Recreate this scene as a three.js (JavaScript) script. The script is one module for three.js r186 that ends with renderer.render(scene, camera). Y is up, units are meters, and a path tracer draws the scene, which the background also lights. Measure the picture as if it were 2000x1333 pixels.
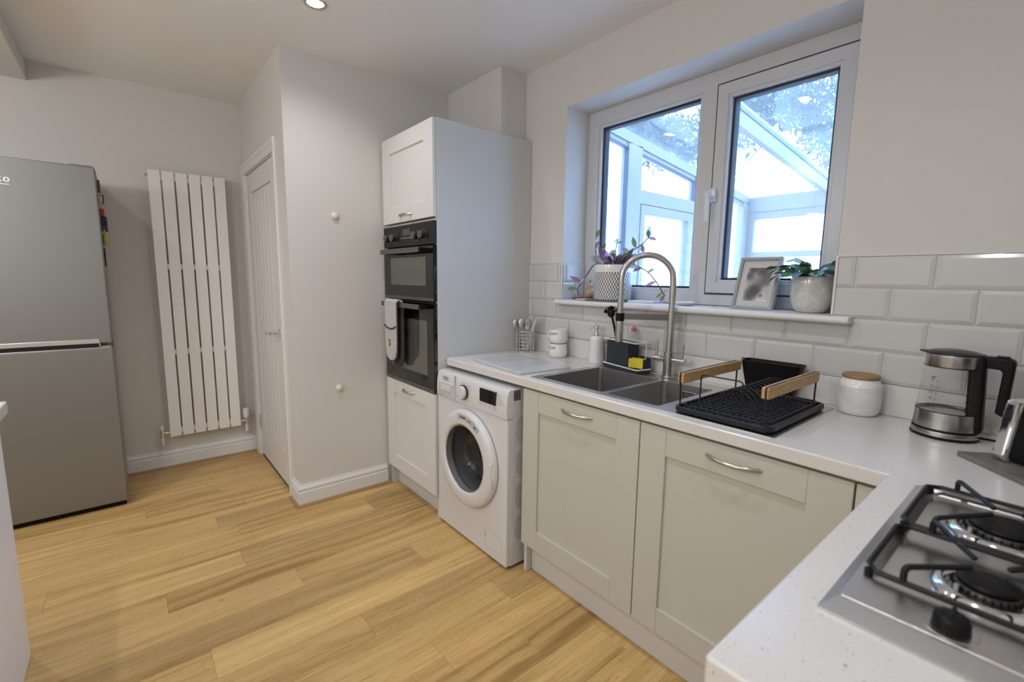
import * as THREE from 'three';
import { RoundedBoxGeometry } from 'three/addons/geometries/RoundedBoxGeometry.js';
import { TextGeometry } from 'three/addons/geometries/TextGeometry.js';
import { FontLoader } from 'three/addons/loaders/FontLoader.js';
import { mergeGeometries } from 'three/addons/utils/BufferGeometryUtils.js';

// ---------------------------------------------------------------- camera, sky, exposure
const scene = new THREE.Scene();
const camera = new THREE.PerspectiveCamera(72.66, 2000 / 1333, 0.05, 200);
camera.position.set(2.126, 1.331, 1.89);
camera.rotation.order = 'YXZ';
camera.rotation.set(-7.6455 * Math.PI / 180, 50.456 * Math.PI / 180, 0.7545 * Math.PI / 180);
camera.focus = 2.6; camera.userData.fStop = 3.2;
scene.add(camera);
scene.background = new THREE.Color().setRGB(4.1, 6.1, 9.8);      // bright overcast sky
const renderer = new THREE.WebGLRenderer({ antialias: true });
renderer.toneMapping = THREE.LinearToneMapping;
renderer.toneMappingExposure = 0.91;
renderer.shadowMap.enabled = true;
renderer.shadowMap.type = THREE.PCFSoftShadowMap;
// ceiling lamps: x, z of the recessed downlights (metres); the row over the window counter, then the row behind the camera side
const LAMP_COLOR = new THREE.Color().setRGB(0.975, 0.985, 1.035), DOWNLIGHT_CD = 1.65, FILL_PENDANT_CD = 2.1;
const DOWNLIGHTS = [[-0.13, 1.165], [0.86, 1.165], [1.84, 1.165], [-0.75, 2.6], [0.45, 2.6], [1.65, 2.6]];
const FILL_PENDANTS = [[0.2, 3.5], [1.4, 3.2]];  // added behind the camera, unseen, to brighten the ceiling and far wall

// ---------------------------------------------------------------- helpers
const V3 = (x, y, z) => new THREE.Vector3(x, y, z);
const TAU = Math.PI * 2;
function rng(seed) { let a = seed >>> 0; return () => { a = (a + 0x6d2b79f5) | 0; let t = Math.imul(a ^ (a >>> 15), 1 | a); t = (t + Math.imul(t ^ (t >>> 7), 61 | t)) ^ t; return ((t ^ (t >>> 14)) >>> 0) / 4294967296; }; }
const used = {};
function numbered(name) { const n = used[name] = (used[name] ?? -1) + 1; return n ? name + '_' + String(n).padStart(3, '0') : name; }
function thing(name, label, category, pos = [0, 0, 0], turn = 0, group) {
  const o = new THREE.Group(); o.name = numbered(name); o.position.set(...pos); o.rotation.y = turn; scene.add(o);
  o.userData = { label, category }; if (group) o.userData.group = group;
  return o;
}
function struct(name, label) { const o = new THREE.Group(); o.name = numbered(name); o.userData = { kind: 'structure' }; if (label) o.userData.label = label; scene.add(o); return o; }
function part(name, geo, mat, parent, pos, rot, label) {
  const m = new THREE.Mesh(Array.isArray(geo) ? merge(geo) : geo, mat); m.name = name;
  if (pos) m.position.set(...pos); if (rot) m.rotation.set(...rot);
  m.castShadow = m.receiveShadow = true; if (label) m.userData.label = label;
  parent.add(m); return m;
}
function structMesh(name, geo, mat, label) { const m = part(name, geo, mat, scene); m.userData.kind = 'structure'; if (label) m.userData.label = label; return m; }
function single(name, label, category, geo, mat, pos, rot, group) { const m = part(numbered(name), geo, mat, scene, pos, rot); m.userData = { label, category }; if (group) m.userData.group = group; return m; }
function merge(list) {
  return mergeGeometries(list.map((g) => { g = g.index ? g.toNonIndexed() : g.clone(); for (const k of Object.keys(g.attributes)) if (!['position', 'normal', 'uv'].includes(k)) g.deleteAttribute(k); g.clearGroups?.(); return g; }));
}
const mv = (g, x, y, z) => g.translate(x, y, z);
// convex flat-shaded solid from faces; uv in metres from the face's main axis
function solid(faces, uo = [0, 0]) {
  const P = [], N = [], U = [], c = V3(0, 0, 0); let n = 0;
  for (const f of faces) for (const p of f) { c.add(p); n++; }
  c.divideScalar(n);
  for (let f of faces) {
    const m = f.reduce((a, p) => a.add(p), V3(0, 0, 0)).divideScalar(f.length);
    let nn = V3(0, 0, 0).subVectors(f[1], f[0]).cross(V3(0, 0, 0).subVectors(f[2], f[0])).normalize();
    if (nn.dot(m.clone().sub(c)) < 0) { f = f.slice().reverse(); nn.negate(); }
    const ax = Math.abs(nn.x) > Math.abs(nn.y) ? (Math.abs(nn.x) > Math.abs(nn.z) ? 0 : 2) : (Math.abs(nn.y) > Math.abs(nn.z) ? 1 : 2);
    for (let i = 1; i + 1 < f.length; i++) for (const p of [f[0], f[i], f[i + 1]]) {
      P.push(p.x, p.y, p.z); N.push(nn.x, nn.y, nn.z);
      const uv = ax === 0 ? [p.z, p.y] : ax === 1 ? [p.x, p.z] : [p.x, p.y]; U.push(uv[0] + uo[0], uv[1] + uo[1]);
    }
  }
  const g = new THREE.BufferGeometry();
  g.setAttribute('position', new THREE.Float32BufferAttribute(P, 3)); g.setAttribute('normal', new THREE.Float32BufferAttribute(N, 3)); g.setAttribute('uv', new THREE.Float32BufferAttribute(U, 2));
  return g;
}
// box with chamfered edges (44 triangles), centred
function cbox(w, h, d, b = 0.0015, uo) {
  const H = [w / 2, h / 2, d / 2]; b = Math.min(b, 0.45 * Math.min(w, h, d));
  const pt = (sx, sy, sz, ax) => { const s = [sx, sy, sz]; return V3(...s.map((q, i) => q * (H[i] - (i === ax ? 0 : b)))); };
  const F = [], S = [-1, 1];
  for (const s of S) { F.push([pt(s, -1, -1, 0), pt(s, 1, -1, 0), pt(s, 1, 1, 0), pt(s, -1, 1, 0)], [pt(-1, s, -1, 1), pt(1, s, -1, 1), pt(1, s, 1, 1), pt(-1, s, 1, 1)], [pt(-1, -1, s, 2), pt(1, -1, s, 2), pt(1, 1, s, 2), pt(-1, 1, s, 2)]); }
  for (const s of S) for (const t of S) {
    F.push([pt(s, t, -1, 0), pt(s, t, 1, 0), pt(s, t, 1, 1), pt(s, t, -1, 1)], [pt(s, -1, t, 0), pt(s, 1, t, 0), pt(s, 1, t, 2), pt(s, -1, t, 2)], [pt(-1, s, t, 1), pt(1, s, t, 1), pt(1, s, t, 2), pt(-1, s, t, 2)]);
    for (const u of S) F.push([pt(s, t, u, 0), pt(s, t, u, 1), pt(s, t, u, 2)]);
  }
  return solid(F, uo);
}
// the same from corner to corner
const span = (x0, x1, y0, y1, z0, z1, b = 0.0015, uo) => mv(cbox(x1 - x0, y1 - y0, z1 - z0, b, uo), (x0 + x1) / 2, (y0 + y1) / 2, (z0 + z1) / 2);
const rbox = (w, h, d, r, s = 3) => new RoundedBoxGeometry(w, h, d, s, r);
const rspan = (x0, x1, y0, y1, z0, z1, r, s = 3) => mv(rbox(x1 - x0, y1 - y0, z1 - z0, r, s), (x0 + x1) / 2, (y0 + y1) / 2, (z0 + z1) / 2);
const cyl = (r0, r1, h, n = 32, open = false) => new THREE.CylinderGeometry(r1, r0, h, n, 1, open);   // r0 below
const rod = (a, b, r, n = 10, r1 = r) => { const d = V3(...b).sub(V3(...a)), g = new THREE.CylinderGeometry(r1, r, d.length(), n); g.applyQuaternion(new THREE.Quaternion().setFromUnitVectors(V3(0, 1, 0), d.clone().normalize())); return mv(g, (a[0] + b[0]) / 2, (a[1] + b[1]) / 2, (a[2] + b[2]) / 2); };
const lathe = (pts, n = 48) => new THREE.LatheGeometry(pts.map((p) => new THREE.Vector2(p[0], p[1])), n);
const tube = (pts, r, seg = 32, n = 10, closed = false, type = 'catmullrom') => new THREE.TubeGeometry(new THREE.CatmullRomCurve3(pts.map((p) => V3(...p)), closed, type, 0.5), seg, r, n, closed);
// polyline with rounded corners swept by a circle
function wire(pts, r, bend = 0.015, n = 8, closed = false) {
  const path = new THREE.CurvePath(), P = pts.map((p) => V3(...p)), m = P.length; let last;
  const corner = (i) => { const a = P[(i - 1 + m) % m], b = P[i % m], c = P[(i + 1) % m], u = a.clone().sub(b), v = c.clone().sub(b), k = Math.min(bend, u.length() * 0.49, v.length() * 0.49); return [b.clone().add(u.setLength(k)), b, b.clone().add(v.setLength(k))]; };
  const line = (a, b) => { if (a.distanceTo(b) > 1e-6) path.add(new THREE.LineCurve3(a, b)); };
  if (closed) { let first; for (let i = 0; i < m; i++) { const c = corner(i); if (last) line(last, c[0]); else first = c[0]; path.add(new THREE.QuadraticBezierCurve3(...c)); last = c[2]; } line(last, first); }
  else { last = P[0]; for (let i = 1; i < m - 1; i++) { const c = corner(i); line(last, c[0]); path.add(new THREE.QuadraticBezierCurve3(...c)); last = c[2]; } line(last, P[m - 1]); }
  return new THREE.TubeGeometry(path, Math.max(12, m * 12), r, n, closed);
}
function rrect(x0, y0, x1, y1, r) {
  const s = new THREE.Shape(), q = Array.isArray(r) ? r : [r, r, r, r];      // corners: x0y0, x1y0, x1y1, x0y1
  s.moveTo(x0 + q[0], y0); s.lineTo(x1 - q[1], y0); if (q[1]) s.absarc(x1 - q[1], y0 + q[1], q[1], -Math.PI / 2, 0);
  s.lineTo(x1, y1 - q[2]); if (q[2]) s.absarc(x1 - q[2], y1 - q[2], q[2], 0, Math.PI / 2);
  s.lineTo(x0 + q[3], y1); if (q[3]) s.absarc(x0 + q[3], y1 - q[3], q[3], Math.PI / 2, Math.PI);
  s.lineTo(x0, y0 + q[0]); if (q[0]) s.absarc(x0 + q[0], y0 + q[0], q[0], Math.PI, Math.PI * 1.5);
  return s;
}
const extrude = (shape, depth, bevel = 0, seg = 2, curve = 10) => {
  const g = new THREE.ExtrudeGeometry(shape, { depth: depth - 2 * bevel, bevelEnabled: bevel > 0, bevelThickness: bevel, bevelSize: bevel, bevelOffset: -bevel, bevelSegments: seg, curveSegments: curve });
  return mv(g, 0, 0, bevel);
};
// a shape drawn in x, z (plan) with its top at y = top
const plan = (shape, top, thick, bevel = 0, seg = 2, curve = 10) => mv(extrude(shape, thick, bevel, seg, curve).rotateX(Math.PI / 2), 0, top, 0);
// profile (u away from the wall, v up) swept along a straight run: from (x0,z0) to (x1,z1), u points along n
function sweep(profile, x0, z0, x1, z1, nx, nz, m0 = 0, m1 = 0) {   // m0, m1: mitre at each end
  const dl = Math.hypot(x1 - x0, z1 - z0), dx = (x1 - x0) / dl, dz = (z1 - z0) / dl;
  const P = [], I = [], n = profile.length; let len = 0; const U = [];
  for (let e = 0; e < 2; e++) { len = 0; for (let i = 0; i < n; i++) { const [u, v] = profile[i], x = e ? x1 : x0, z = e ? z1 : z0; const k = u * (e ? m1 : m0); P.push(x + nx * u + dx * k, v, z + nz * u + dz * k); U.push(e, v); } }
  for (let i = 0; i + 1 < n; i++) I.push(i, i + 1, n + i, i + 1, n + i + 1, n + i);
  for (let i = 1; i + 1 < n; i++) I.push(0, i, i + 1, n, n + i + 1, n + i);
  const g = new THREE.BufferGeometry(); g.setAttribute('position', new THREE.Float32BufferAttribute(P, 3)); g.setAttribute('uv', new THREE.Float32BufferAttribute(U, 2)); g.setIndex(I);
  const h = g.toNonIndexed(); h.computeVertexNormals(); return h;
}

// ---------------------------------------------------------------- textures
function hash(x, y, s) { let h = Math.imul(x | 0, 374761393) + Math.imul(y | 0, 668265263) + Math.imul(s | 0, 1442695041); h = Math.imul(h ^ (h >>> 13), 1274126177); return ((h ^ (h >>> 16)) >>> 0) / 4294967296; }
function vnoise(x, y, s) { const i = Math.floor(x), j = Math.floor(y), u = x - i, v = y - j, a = u * u * (3 - 2 * u), b = v * v * (3 - 2 * v); return (hash(i, j, s) * (1 - a) + hash(i + 1, j, s) * a) * (1 - b) + (hash(i, j + 1, s) * (1 - a) + hash(i + 1, j + 1, s) * a) * b; }
const fbm = (x, y, s, o = 3) => { let a = 0, k = 0.5, t = 0; for (let i = 0; i < o; i++) { a += k * vnoise(x, y, s + i); t += k; x *= 2.03; y *= 2.03; k *= 0.5; } return a / t; };
function dataTex(w, h, f, srgb = true, wrap = THREE.RepeatWrapping) {
  const d = new Uint8Array(w * h * 4);
  for (let y = 0; y < h; y++) for (let x = 0; x < w; x++) { const c = f(x, y), o = (y * w + x) * 4; for (let k = 0; k < 3; k++) d[o + k] = Math.max(0, Math.min(255, Array.isArray(c) ? c[k] : c)); d[o + 3] = 255; }
  const t = new THREE.DataTexture(d, w, h); t.magFilter = THREE.LinearFilter; t.minFilter = THREE.LinearMipmapLinearFilter; t.generateMipmaps = true; t.wrapS = t.wrapT = wrap;
  if (srgb) t.colorSpace = THREE.SRGBColorSpace; t.needsUpdate = true; return t;
}
function canvasTex(w, h, draw, srgb = true) {
  const c = document.createElement('canvas'); c.width = w; c.height = h; const x = c.getContext('2d'); draw(x, w, h);
  const t = new THREE.CanvasTexture(c); if (srgb) t.colorSpace = THREE.SRGBColorSpace; t.needsUpdate = true; return t;
}
const rep = (t, u, v) => { t = t.clone(); t.repeat.set(u, v); t.needsUpdate = true; return t; };
// oak laminate: 0.62 m across (u), 2.72 m along the grain (v)
function oak(seed, light, dark) {
  return dataTex(384, 1536, (px, py) => {
    const x = px / 384 * 0.62, z = py / 1536 * 2.72;
    const warp = fbm(x * 5, z * 1.1, seed, 3) * 0.2, q = (x + warp) * 90 + 7 * fbm(x * 9, z * 1.3, seed + 9, 3), ring = Math.pow(0.5 + 0.5 * Math.sin(q), 3), figure = Math.max(0, fbm(x * 4, z * 0.7, seed + 21, 2) - 0.42) * 3;
    const fine = vnoise(x * 520, z * 14, seed + 3), mid = vnoise(x * 150, z * 3.4, seed + 5), strip = vnoise(x * 34, z * 0.9, seed + 15), broad = fbm(x * 8, z * 0.9, seed + 7, 2);
    const pore = Math.pow(vnoise(x * 430, z * 30, seed + 11), 7);
    let t = 0.34 * ring * figure + 0.17 * mid + 0.2 * fine + 0.24 * strip + 0.5 * (broad - 0.35) + 0.42 * pore;
    t = Math.max(0, Math.min(1, t)); return light.map((c, k) => c + (dark[k] - c) * t);
  }, true, THREE.MirroredRepeatWrapping);
}
const oakA = oak(11, [242, 206, 142], [164, 127, 72]), oakB = oak(47, [237, 200, 136], [158, 121, 68]);
for (const t of [oakA, oakB]) t.repeat.set(1 / 0.62, 1 / 2.72);
const grainBump = dataTex(256, 512, (x, y) => 120 + 90 * vnoise(x * 0.9, y * 0.035, 3) + 40 * vnoise(x * 0.3, y * 0.02, 5), false); grainBump.repeat.set(1 / 0.25, 1 / 0.5);
const plasterBump = dataTex(256, 256, (x, y) => 128 + 60 * (fbm(x / 8, y / 8, 21, 3) - 0.5) * 2, false, THREE.MirroredRepeatWrapping); plasterBump.repeat.set(2, 2);
const brushBump = dataTex(256, 256, (x, y) => 128 + 100 * (vnoise(x * 0.02, y * 0.9, 31) - 0.5), false); brushBump.repeat.set(1 / 0.12, 1 / 0.12);
const speckle = canvasTex(1024, 1024, (c, w, h) => {
  c.fillStyle = '#f1eeea'; c.fillRect(0, 0, w, h); const r = rng(5);
  for (let i = 0; i < 5200; i++) { const s = 0.35 + r() * r() * 1.7; c.fillStyle = r() < 0.5 ? `rgba(170,160,150,${0.25 + 0.4 * r()})` : r() < 0.6 ? `rgba(255,255,255,.8)` : `rgba(120,98,84,${0.3 + 0.5 * r()})`; c.beginPath(); c.ellipse(r() * w, r() * h, s * (0.8 + r()), s, r() * 3, 0, TAU); c.fill(); }
});
speckle.wrapS = speckle.wrapT = THREE.RepeatWrapping; speckle.repeat.set(1 / 0.7, 1 / 0.7);
const bambooTex = dataTex(128, 512, (x, y) => { const t = 0.6 * vnoise(x * 0.35, y * 0.01, 3) + 0.4 * vnoise(x * 0.9, y * 0.03, 5); return [214 - 46 * t, 180 - 50 * t, 130 - 50 * t]; }, true, THREE.MirroredRepeatWrapping); bambooTex.repeat.set(1 / 0.06, 1 / 0.3);

// ---------------------------------------------------------------- materials (linear colours)
const lin = (r, g, b) => new THREE.Color().setRGB(r, g, b);
const std = (c, rough = 0.6, metal = 0, more = {}) => new THREE.MeshStandardMaterial({ color: lin(...c), roughness: rough, metalness: metal, ...more });
const phys = (c, rough, metal, more = {}) => new THREE.MeshPhysicalMaterial({ color: lin(...c), roughness: rough, metalness: metal, ...more });
const M = {
  paint: std([0.69, 0.672, 0.64], 0.9, 0, { bumpMap: plasterBump, bumpScale: 0.0006 }),
  ceiling: std([0.86, 0.85, 0.825], 0.95),
  trim: std([0.77, 0.765, 0.75], 0.42),
  door: std([0.76, 0.75, 0.73], 0.5),
  upvc: std([0.62, 0.63, 0.64], 0.3),
  grey_upvc: std([0.35, 0.335, 0.305], 0.35),
  gasket: std([0.02, 0.025, 0.035], 0.6),
  cabinet: std([0.54, 0.533, 0.465], 0.55, 0, { bumpMap: grainBump, bumpScale: 0.00035 }),
  cabinetPale: std([0.70, 0.695, 0.665], 0.5, 0, { bumpMap: grainBump, bumpScale: 0.0003 }),  // paler tone than the base unit doors, for the tall unit
  cabinetPlain: std([0.63, 0.625, 0.595], 0.55),
  white: std([0.75, 0.75, 0.75], 0.35),
  appliance: phys([0.69, 0.695, 0.70], 0.3, 0, { clearcoat: 0.3, clearcoatRoughness: 0.2 }),
  applianceGrey: std([0.42, 0.44, 0.45], 0.4),
  worktop: phys([0.79, 0.79, 0.785], 0.22, 0, { map: speckle }),
  tile: phys([0.61, 0.605, 0.585], 0.16, 0, { clearcoat: 0.15, clearcoatRoughness: 0.05 }),
  grout: std([0.74, 0.72, 0.66], 0.9),
  steel: std([0.56, 0.55, 0.54], 0.3, 1),
  steelDark: std([0.5, 0.49, 0.475], 0.36, 1, { bumpMap: brushBump, bumpScale: 0.0001 }),
  fridge: std([0.27, 0.27, 0.26], 0.46, 0.7, { bumpMap: brushBump, bumpScale: 0.00012 }),
  fridgeSide: std([0.36, 0.36, 0.355], 0.45, 0.3),
  chrome: std([0.78, 0.78, 0.78], 0.09, 1),
  brushed: std([0.52, 0.51, 0.49], 0.26, 1),
  nickel: std([0.55, 0.53, 0.49], 0.25, 1),
  black: phys([0.006, 0.006, 0.007], 0.45, 0, { specularIntensity: 0.4 }),
  blackMatte: phys([0.011, 0.0125, 0.018], 0.38, 0, { specularIntensity: 0.7 }),
  blackGloss: phys([0.008, 0.008, 0.009], 0.05, 0, { clearcoat: 1, clearcoatRoughness: 0.02 }),
  blackPanel: phys([0.010, 0.0095, 0.009], 0.35, 0, { specularIntensity: 0.6 }),
  ovenHandle: std([0.17, 0.165, 0.155], 0.3, 0.8),
  navy: std([0.022, 0.027, 0.042], 0.55),
  glass: phys([0.97, 0.985, 1], 0, 0, { transmission: 1, thickness: 0, ior: 1.5 }),
  clear: phys([0.93, 0.95, 0.95], 0.02, 0, { transmission: 1, thickness: 0, ior: 1.45 }),
  smoke: phys([0.55, 0.56, 0.57], 0, 0, { transmission: 1, thickness: 0, ior: 1.5 }),
  ceramic: phys([0.82, 0.82, 0.81], 0.14, 0, { clearcoat: 0.5, clearcoatRoughness: 0.06 }),
  bamboo: std([0.95, 0.95, 0.95], 0.5, 0, { map: bambooTex }),
  beading: std([0.36, 0.22, 0.095], 0.5),
};
const font = await new FontLoader().loadAsync('fonts/droid/droid_sans_bold.typeface.json');

// ---------------------------------------------------------------- room shell
const XF = -1.76, XN = 2.52, ZL = 4.6, YC = 2.512, WL = 0.275, WR = 1.587, WB = 1.205, WT = 2.248, TT = 1.4194, XP = -0.62, ZP = 1.2;
{
  const s = rrect(XF - 0.12, -0.1, XN + 0.12, YC + 0.1, 0); s.holes.push(new THREE.Path([[WL, WB], [WR, WB], [WR, WT], [WL, WT]].map((p) => new THREE.Vector2(...p))));
  const wall = structMesh('wall_right', mv(extrude(s, 0.28), 0, 0, -0.28), M.paint, 'cream painted wall with the window above a white tiled splashback');
  // bevelled metro tiles, 200 x 100, half bond
  const P = 0.2009, H = 0.103, J = 0.0028, cache = {};
  const tileGeo = (w, h, l, r) => cache[[w, h, l, r].map((v) => (+v).toFixed(4))] ??= (() => {     // l, r: bevel on that side (cut sides have none)
    const b = 0.011, z0 = 0.0005, z1 = 0.0042, z2 = 0.0082, X0 = -w / 2, X1 = w / 2, Y0 = -h / 2, Y1 = h / 2, bl = l ? b : 0.0004, br = r ? b : 0.0004;
    const q = (z, i) => { const a = i ? [X0 + bl, X1 - br, Y0 + b, Y1 - b] : [X0, X1, Y0, Y1]; return [V3(a[0], a[2], z), V3(a[1], a[2], z), V3(a[1], a[3], z), V3(a[0], a[3], z)]; };
    const A = q(z0, 0), B = q(z1, 0), C = q(z2, 1), F = [A, C];
    for (let i = 0; i < 4; i++) { const k = (i + 1) % 4; F.push([A[i], A[k], B[k], B[i]], [B[i], B[k], C[k], C[i]]); }
    return solid(F);
  })();
  const r = rng(8), tileMats = [M.tile, ...[0, 1].map((i) => { const m = M.tile.clone(); m.color.multiplyScalar(i ? 0.975 : 1.02); return m; })];
  const row = (y1, off, x0, x1, place, zero = 1.644, hh = H) => {
    const k0 = Math.floor((x0 - zero - off) / P);
    for (let k = k0; ; k++) {
      const a = zero + off + k * P, b = a + P, l = Math.max(a, x0), q = Math.min(b, x1); if (a >= x1) break; if (q - l < 0.008) continue;
      const m = part('tile', tileGeo(q - l - J, hh - J, l === a, q === b), tileMats[Math.floor(r() * 3)], wall); place(m, (l + q) / 2, y1 - hh / 2, (r() - 0.5) * 0.004);
    }
  };
  const flat = (m, x, y, t) => { m.position.set(x, y, 0.0015); m.rotation.set(t, t * 0.5, 0); };
  for (let i = 0; i < 4; i++) {
    const y = TT - i * H, off = i % 2 ? P / 2 : 0;
    if (i < 2) { row(y, off, 0.001, WL - 0.004, flat); row(y, off, WR + 0.006, XN, flat); } else row(y, off, 0.001, XN, flat);
  }
  for (let i = 0; i < 2; i++) row(TT - i * H, i ? 0.1 : 0.02, 0.003, 0.172, (m, x, y) => { m.position.set(WL + 0.0002, y, -x); m.rotation.y = Math.PI / 2; }, 0, i ? 0.0965 : H);   // tiled reveal
  part('grout', span(0.0005, XN - 0.0005, 1.008, 1.2, 0.0001, 0.0028, 0.0003), M.grout, wall);
  part('grout', [span(0.0005, WL, 1.2, TT, 0.0001, 0.0028, 0.0003), span(WR, XN - 0.0005, 1.2, TT, 0.0001, 0.0028, 0.0003)], M.grout, wall);
  part('tile_trim', [span(WL - 0.004, WL + 0.0015, 1.222, TT + 0.003, -0.002, 0.0085, 0.001), span(0.001, WL, TT, TT + 0.003, 0, 0.008, 0.0008)], M.white, wall);
  part('tile_trim', [span(WR - 0.002, WR + 0.006, 1.222, TT + 0.004, -0.002, 0.0095, 0.001), span(WR + 0.002, XN, TT, TT + 0.003, 0, 0.009, 0.0008)], M.white, wall);
}
structMesh('wall_back', span(XF - 0.12, XF, -0.1, YC + 0.1, 0, ZL + 0.12, 0), M.paint, 'far cream wall behind the fridge freezer and the tall radiator');
structMesh('wall_left', span(XF, XN + 0.12, -0.1, YC + 0.1, ZL, ZL + 0.12, 0), M.paint);
structMesh('wall_front', span(XN, XN + 0.12, -0.1, YC + 0.1, 0, ZL, 0), M.paint);
structMesh('ceiling', span(XF, XN, YC, YC + 0.1, 0, ZL, 0), M.ceiling, 'plain white plastered ceiling with recessed downlights');
structMesh('ceiling_beam', span(XF, XN, 2.4, YC, 2.24, 2.4, 0.003), M.paint, 'boxed beam dropping below the ceiling at the upper left');
structMesh('pipe_boxing', span(XP, -0.06, 2.126, YC, 0, 0.1885, 0.002), M.paint, 'square plastered boxing in the corner above the tall oven cabinet');
{ // larder cupboard walls in the corner, with the doorway
  const s = rrect(XF, 0, XP, YC, 0); s.holes.push(new THREE.Path([[-1.66, 0], [-0.832, 0], [-0.832, 2.035], [-1.66, 2.035]].map((p) => new THREE.Vector2(...p))));
  structMesh('wall_pantry', [mv(extrude(s, 0.1), 0, 0, ZP - 0.1), span(XP - 0.1, XP, 0, YC, 0, ZP - 0.1, 0)], M.paint, 'cream box of walls round the larder cupboard beside the oven cabinet');
}
{ // floor of oak laminate planks
  const f = structMesh('floor', span(XF, XN, -0.1, -0.009, 0, ZL, 0), std([0.2, 0.13, 0.06], 0.9), 'warm oak laminate planks running towards the window wall');
  const W = 0.155, L = 1.36, ends = { '-3': 1.563, '-6': 1.61, '-8': 1.906, '-4': 0.885, 2: 1.27, 1: 1.757, 4: 1.122, 3: 0.745, 0: 0.897, '-9': 1.544, '-1': 1.395, 5: 0.842 };
  const dark = { '-3': 0, '-6': 0, '-4': 0, 2: 0, 0: 1, 3: 0 }, r = rng(23), mats = [];
  for (const t of [oakA, oakB]) for (const k of [0.98, 0.94, 0.9, 0.76]) mats.push(std([k, k * (0.985 + 0.015 * k), k * (0.96 + 0.04 * k)], 0.42, 0, { map: t }));
  for (let k = -13; k < 16; k++) {
    const x0 = Math.max(XF, 0.138 + k * W), x1 = Math.min(XN, 0.138 + (k + 1) * W); if (x1 - x0 < 0.01) continue;
    let z = (ends[k] ?? r() * L) % L - L, j = Math.round(((ends[k] ?? z) - z) / L); 
    for (let i = 0; z < ZL; z += L, i++) {
      const a = Math.max(0, z), b = Math.min(ZL, z + L); if (b - a < 0.02) continue;
      const isDark = dark[k] !== undefined && Math.abs(b - (ends[k] + dark[k] * L)) < 0.02, n = r(), shade = isDark ? 3 : n < 0.45 ? 0 : n < 0.85 ? 1 : 2;
      part('plank', span(x0 + 0.0002, x1 - 0.0002, -0.009, 0, a + 0.0002, b - 0.0002, 0.0007, [r() * 6, r() * 9]), mats[(r() < 0.5 ? 0 : 4) + shade], f);
    }
  }
}
// skirting with a moulded top and an oak beading at the floor
const SKIRT = [[0, 0], [0.018, 0], [0.018, 0.082], [0.0165, 0.086], [0.012, 0.089], [0.012, 0.093], [0.016, 0.097], [0.0165, 0.104], [0.013, 0.112], [0.008, 0.119], [0.006, 0.128], [0, 0.128]];
const BEAD = [[0.018, 0], [0.034, 0], [0.0335, 0.004], [0.031, 0.009], [0.026, 0.013], [0.018, 0.0145]];
{
  const b = struct('baseboard_back', 'white moulded skirting with oak beading under the radiator');
  part('skirting', sweep(SKIRT, XF, ZP + 0.003, XF, ZL, 1, 0), M.trim, b); part('beading', sweep(BEAD, XF, ZP + 0.02, XF, ZL, 1, 0), M.beading, b);
  const c = struct('baseboard_pantry', 'white moulded skirting with oak beading round the larder corner');
  part('skirting', [sweep(SKIRT, XP, 0.668, XP, ZP, 1, 0, 0, 1), sweep(SKIRT, -0.766, ZP, XP, ZP, 0, 1, 0, 1)], M.trim, c);
  part('beading', [sweep(BEAD, XP, 0.62, XP, ZP, 1, 0, 0, 1), sweep(BEAD, -0.766, ZP, XP, ZP, 0, 1, 0, 1)], M.beading, c);
}
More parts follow.
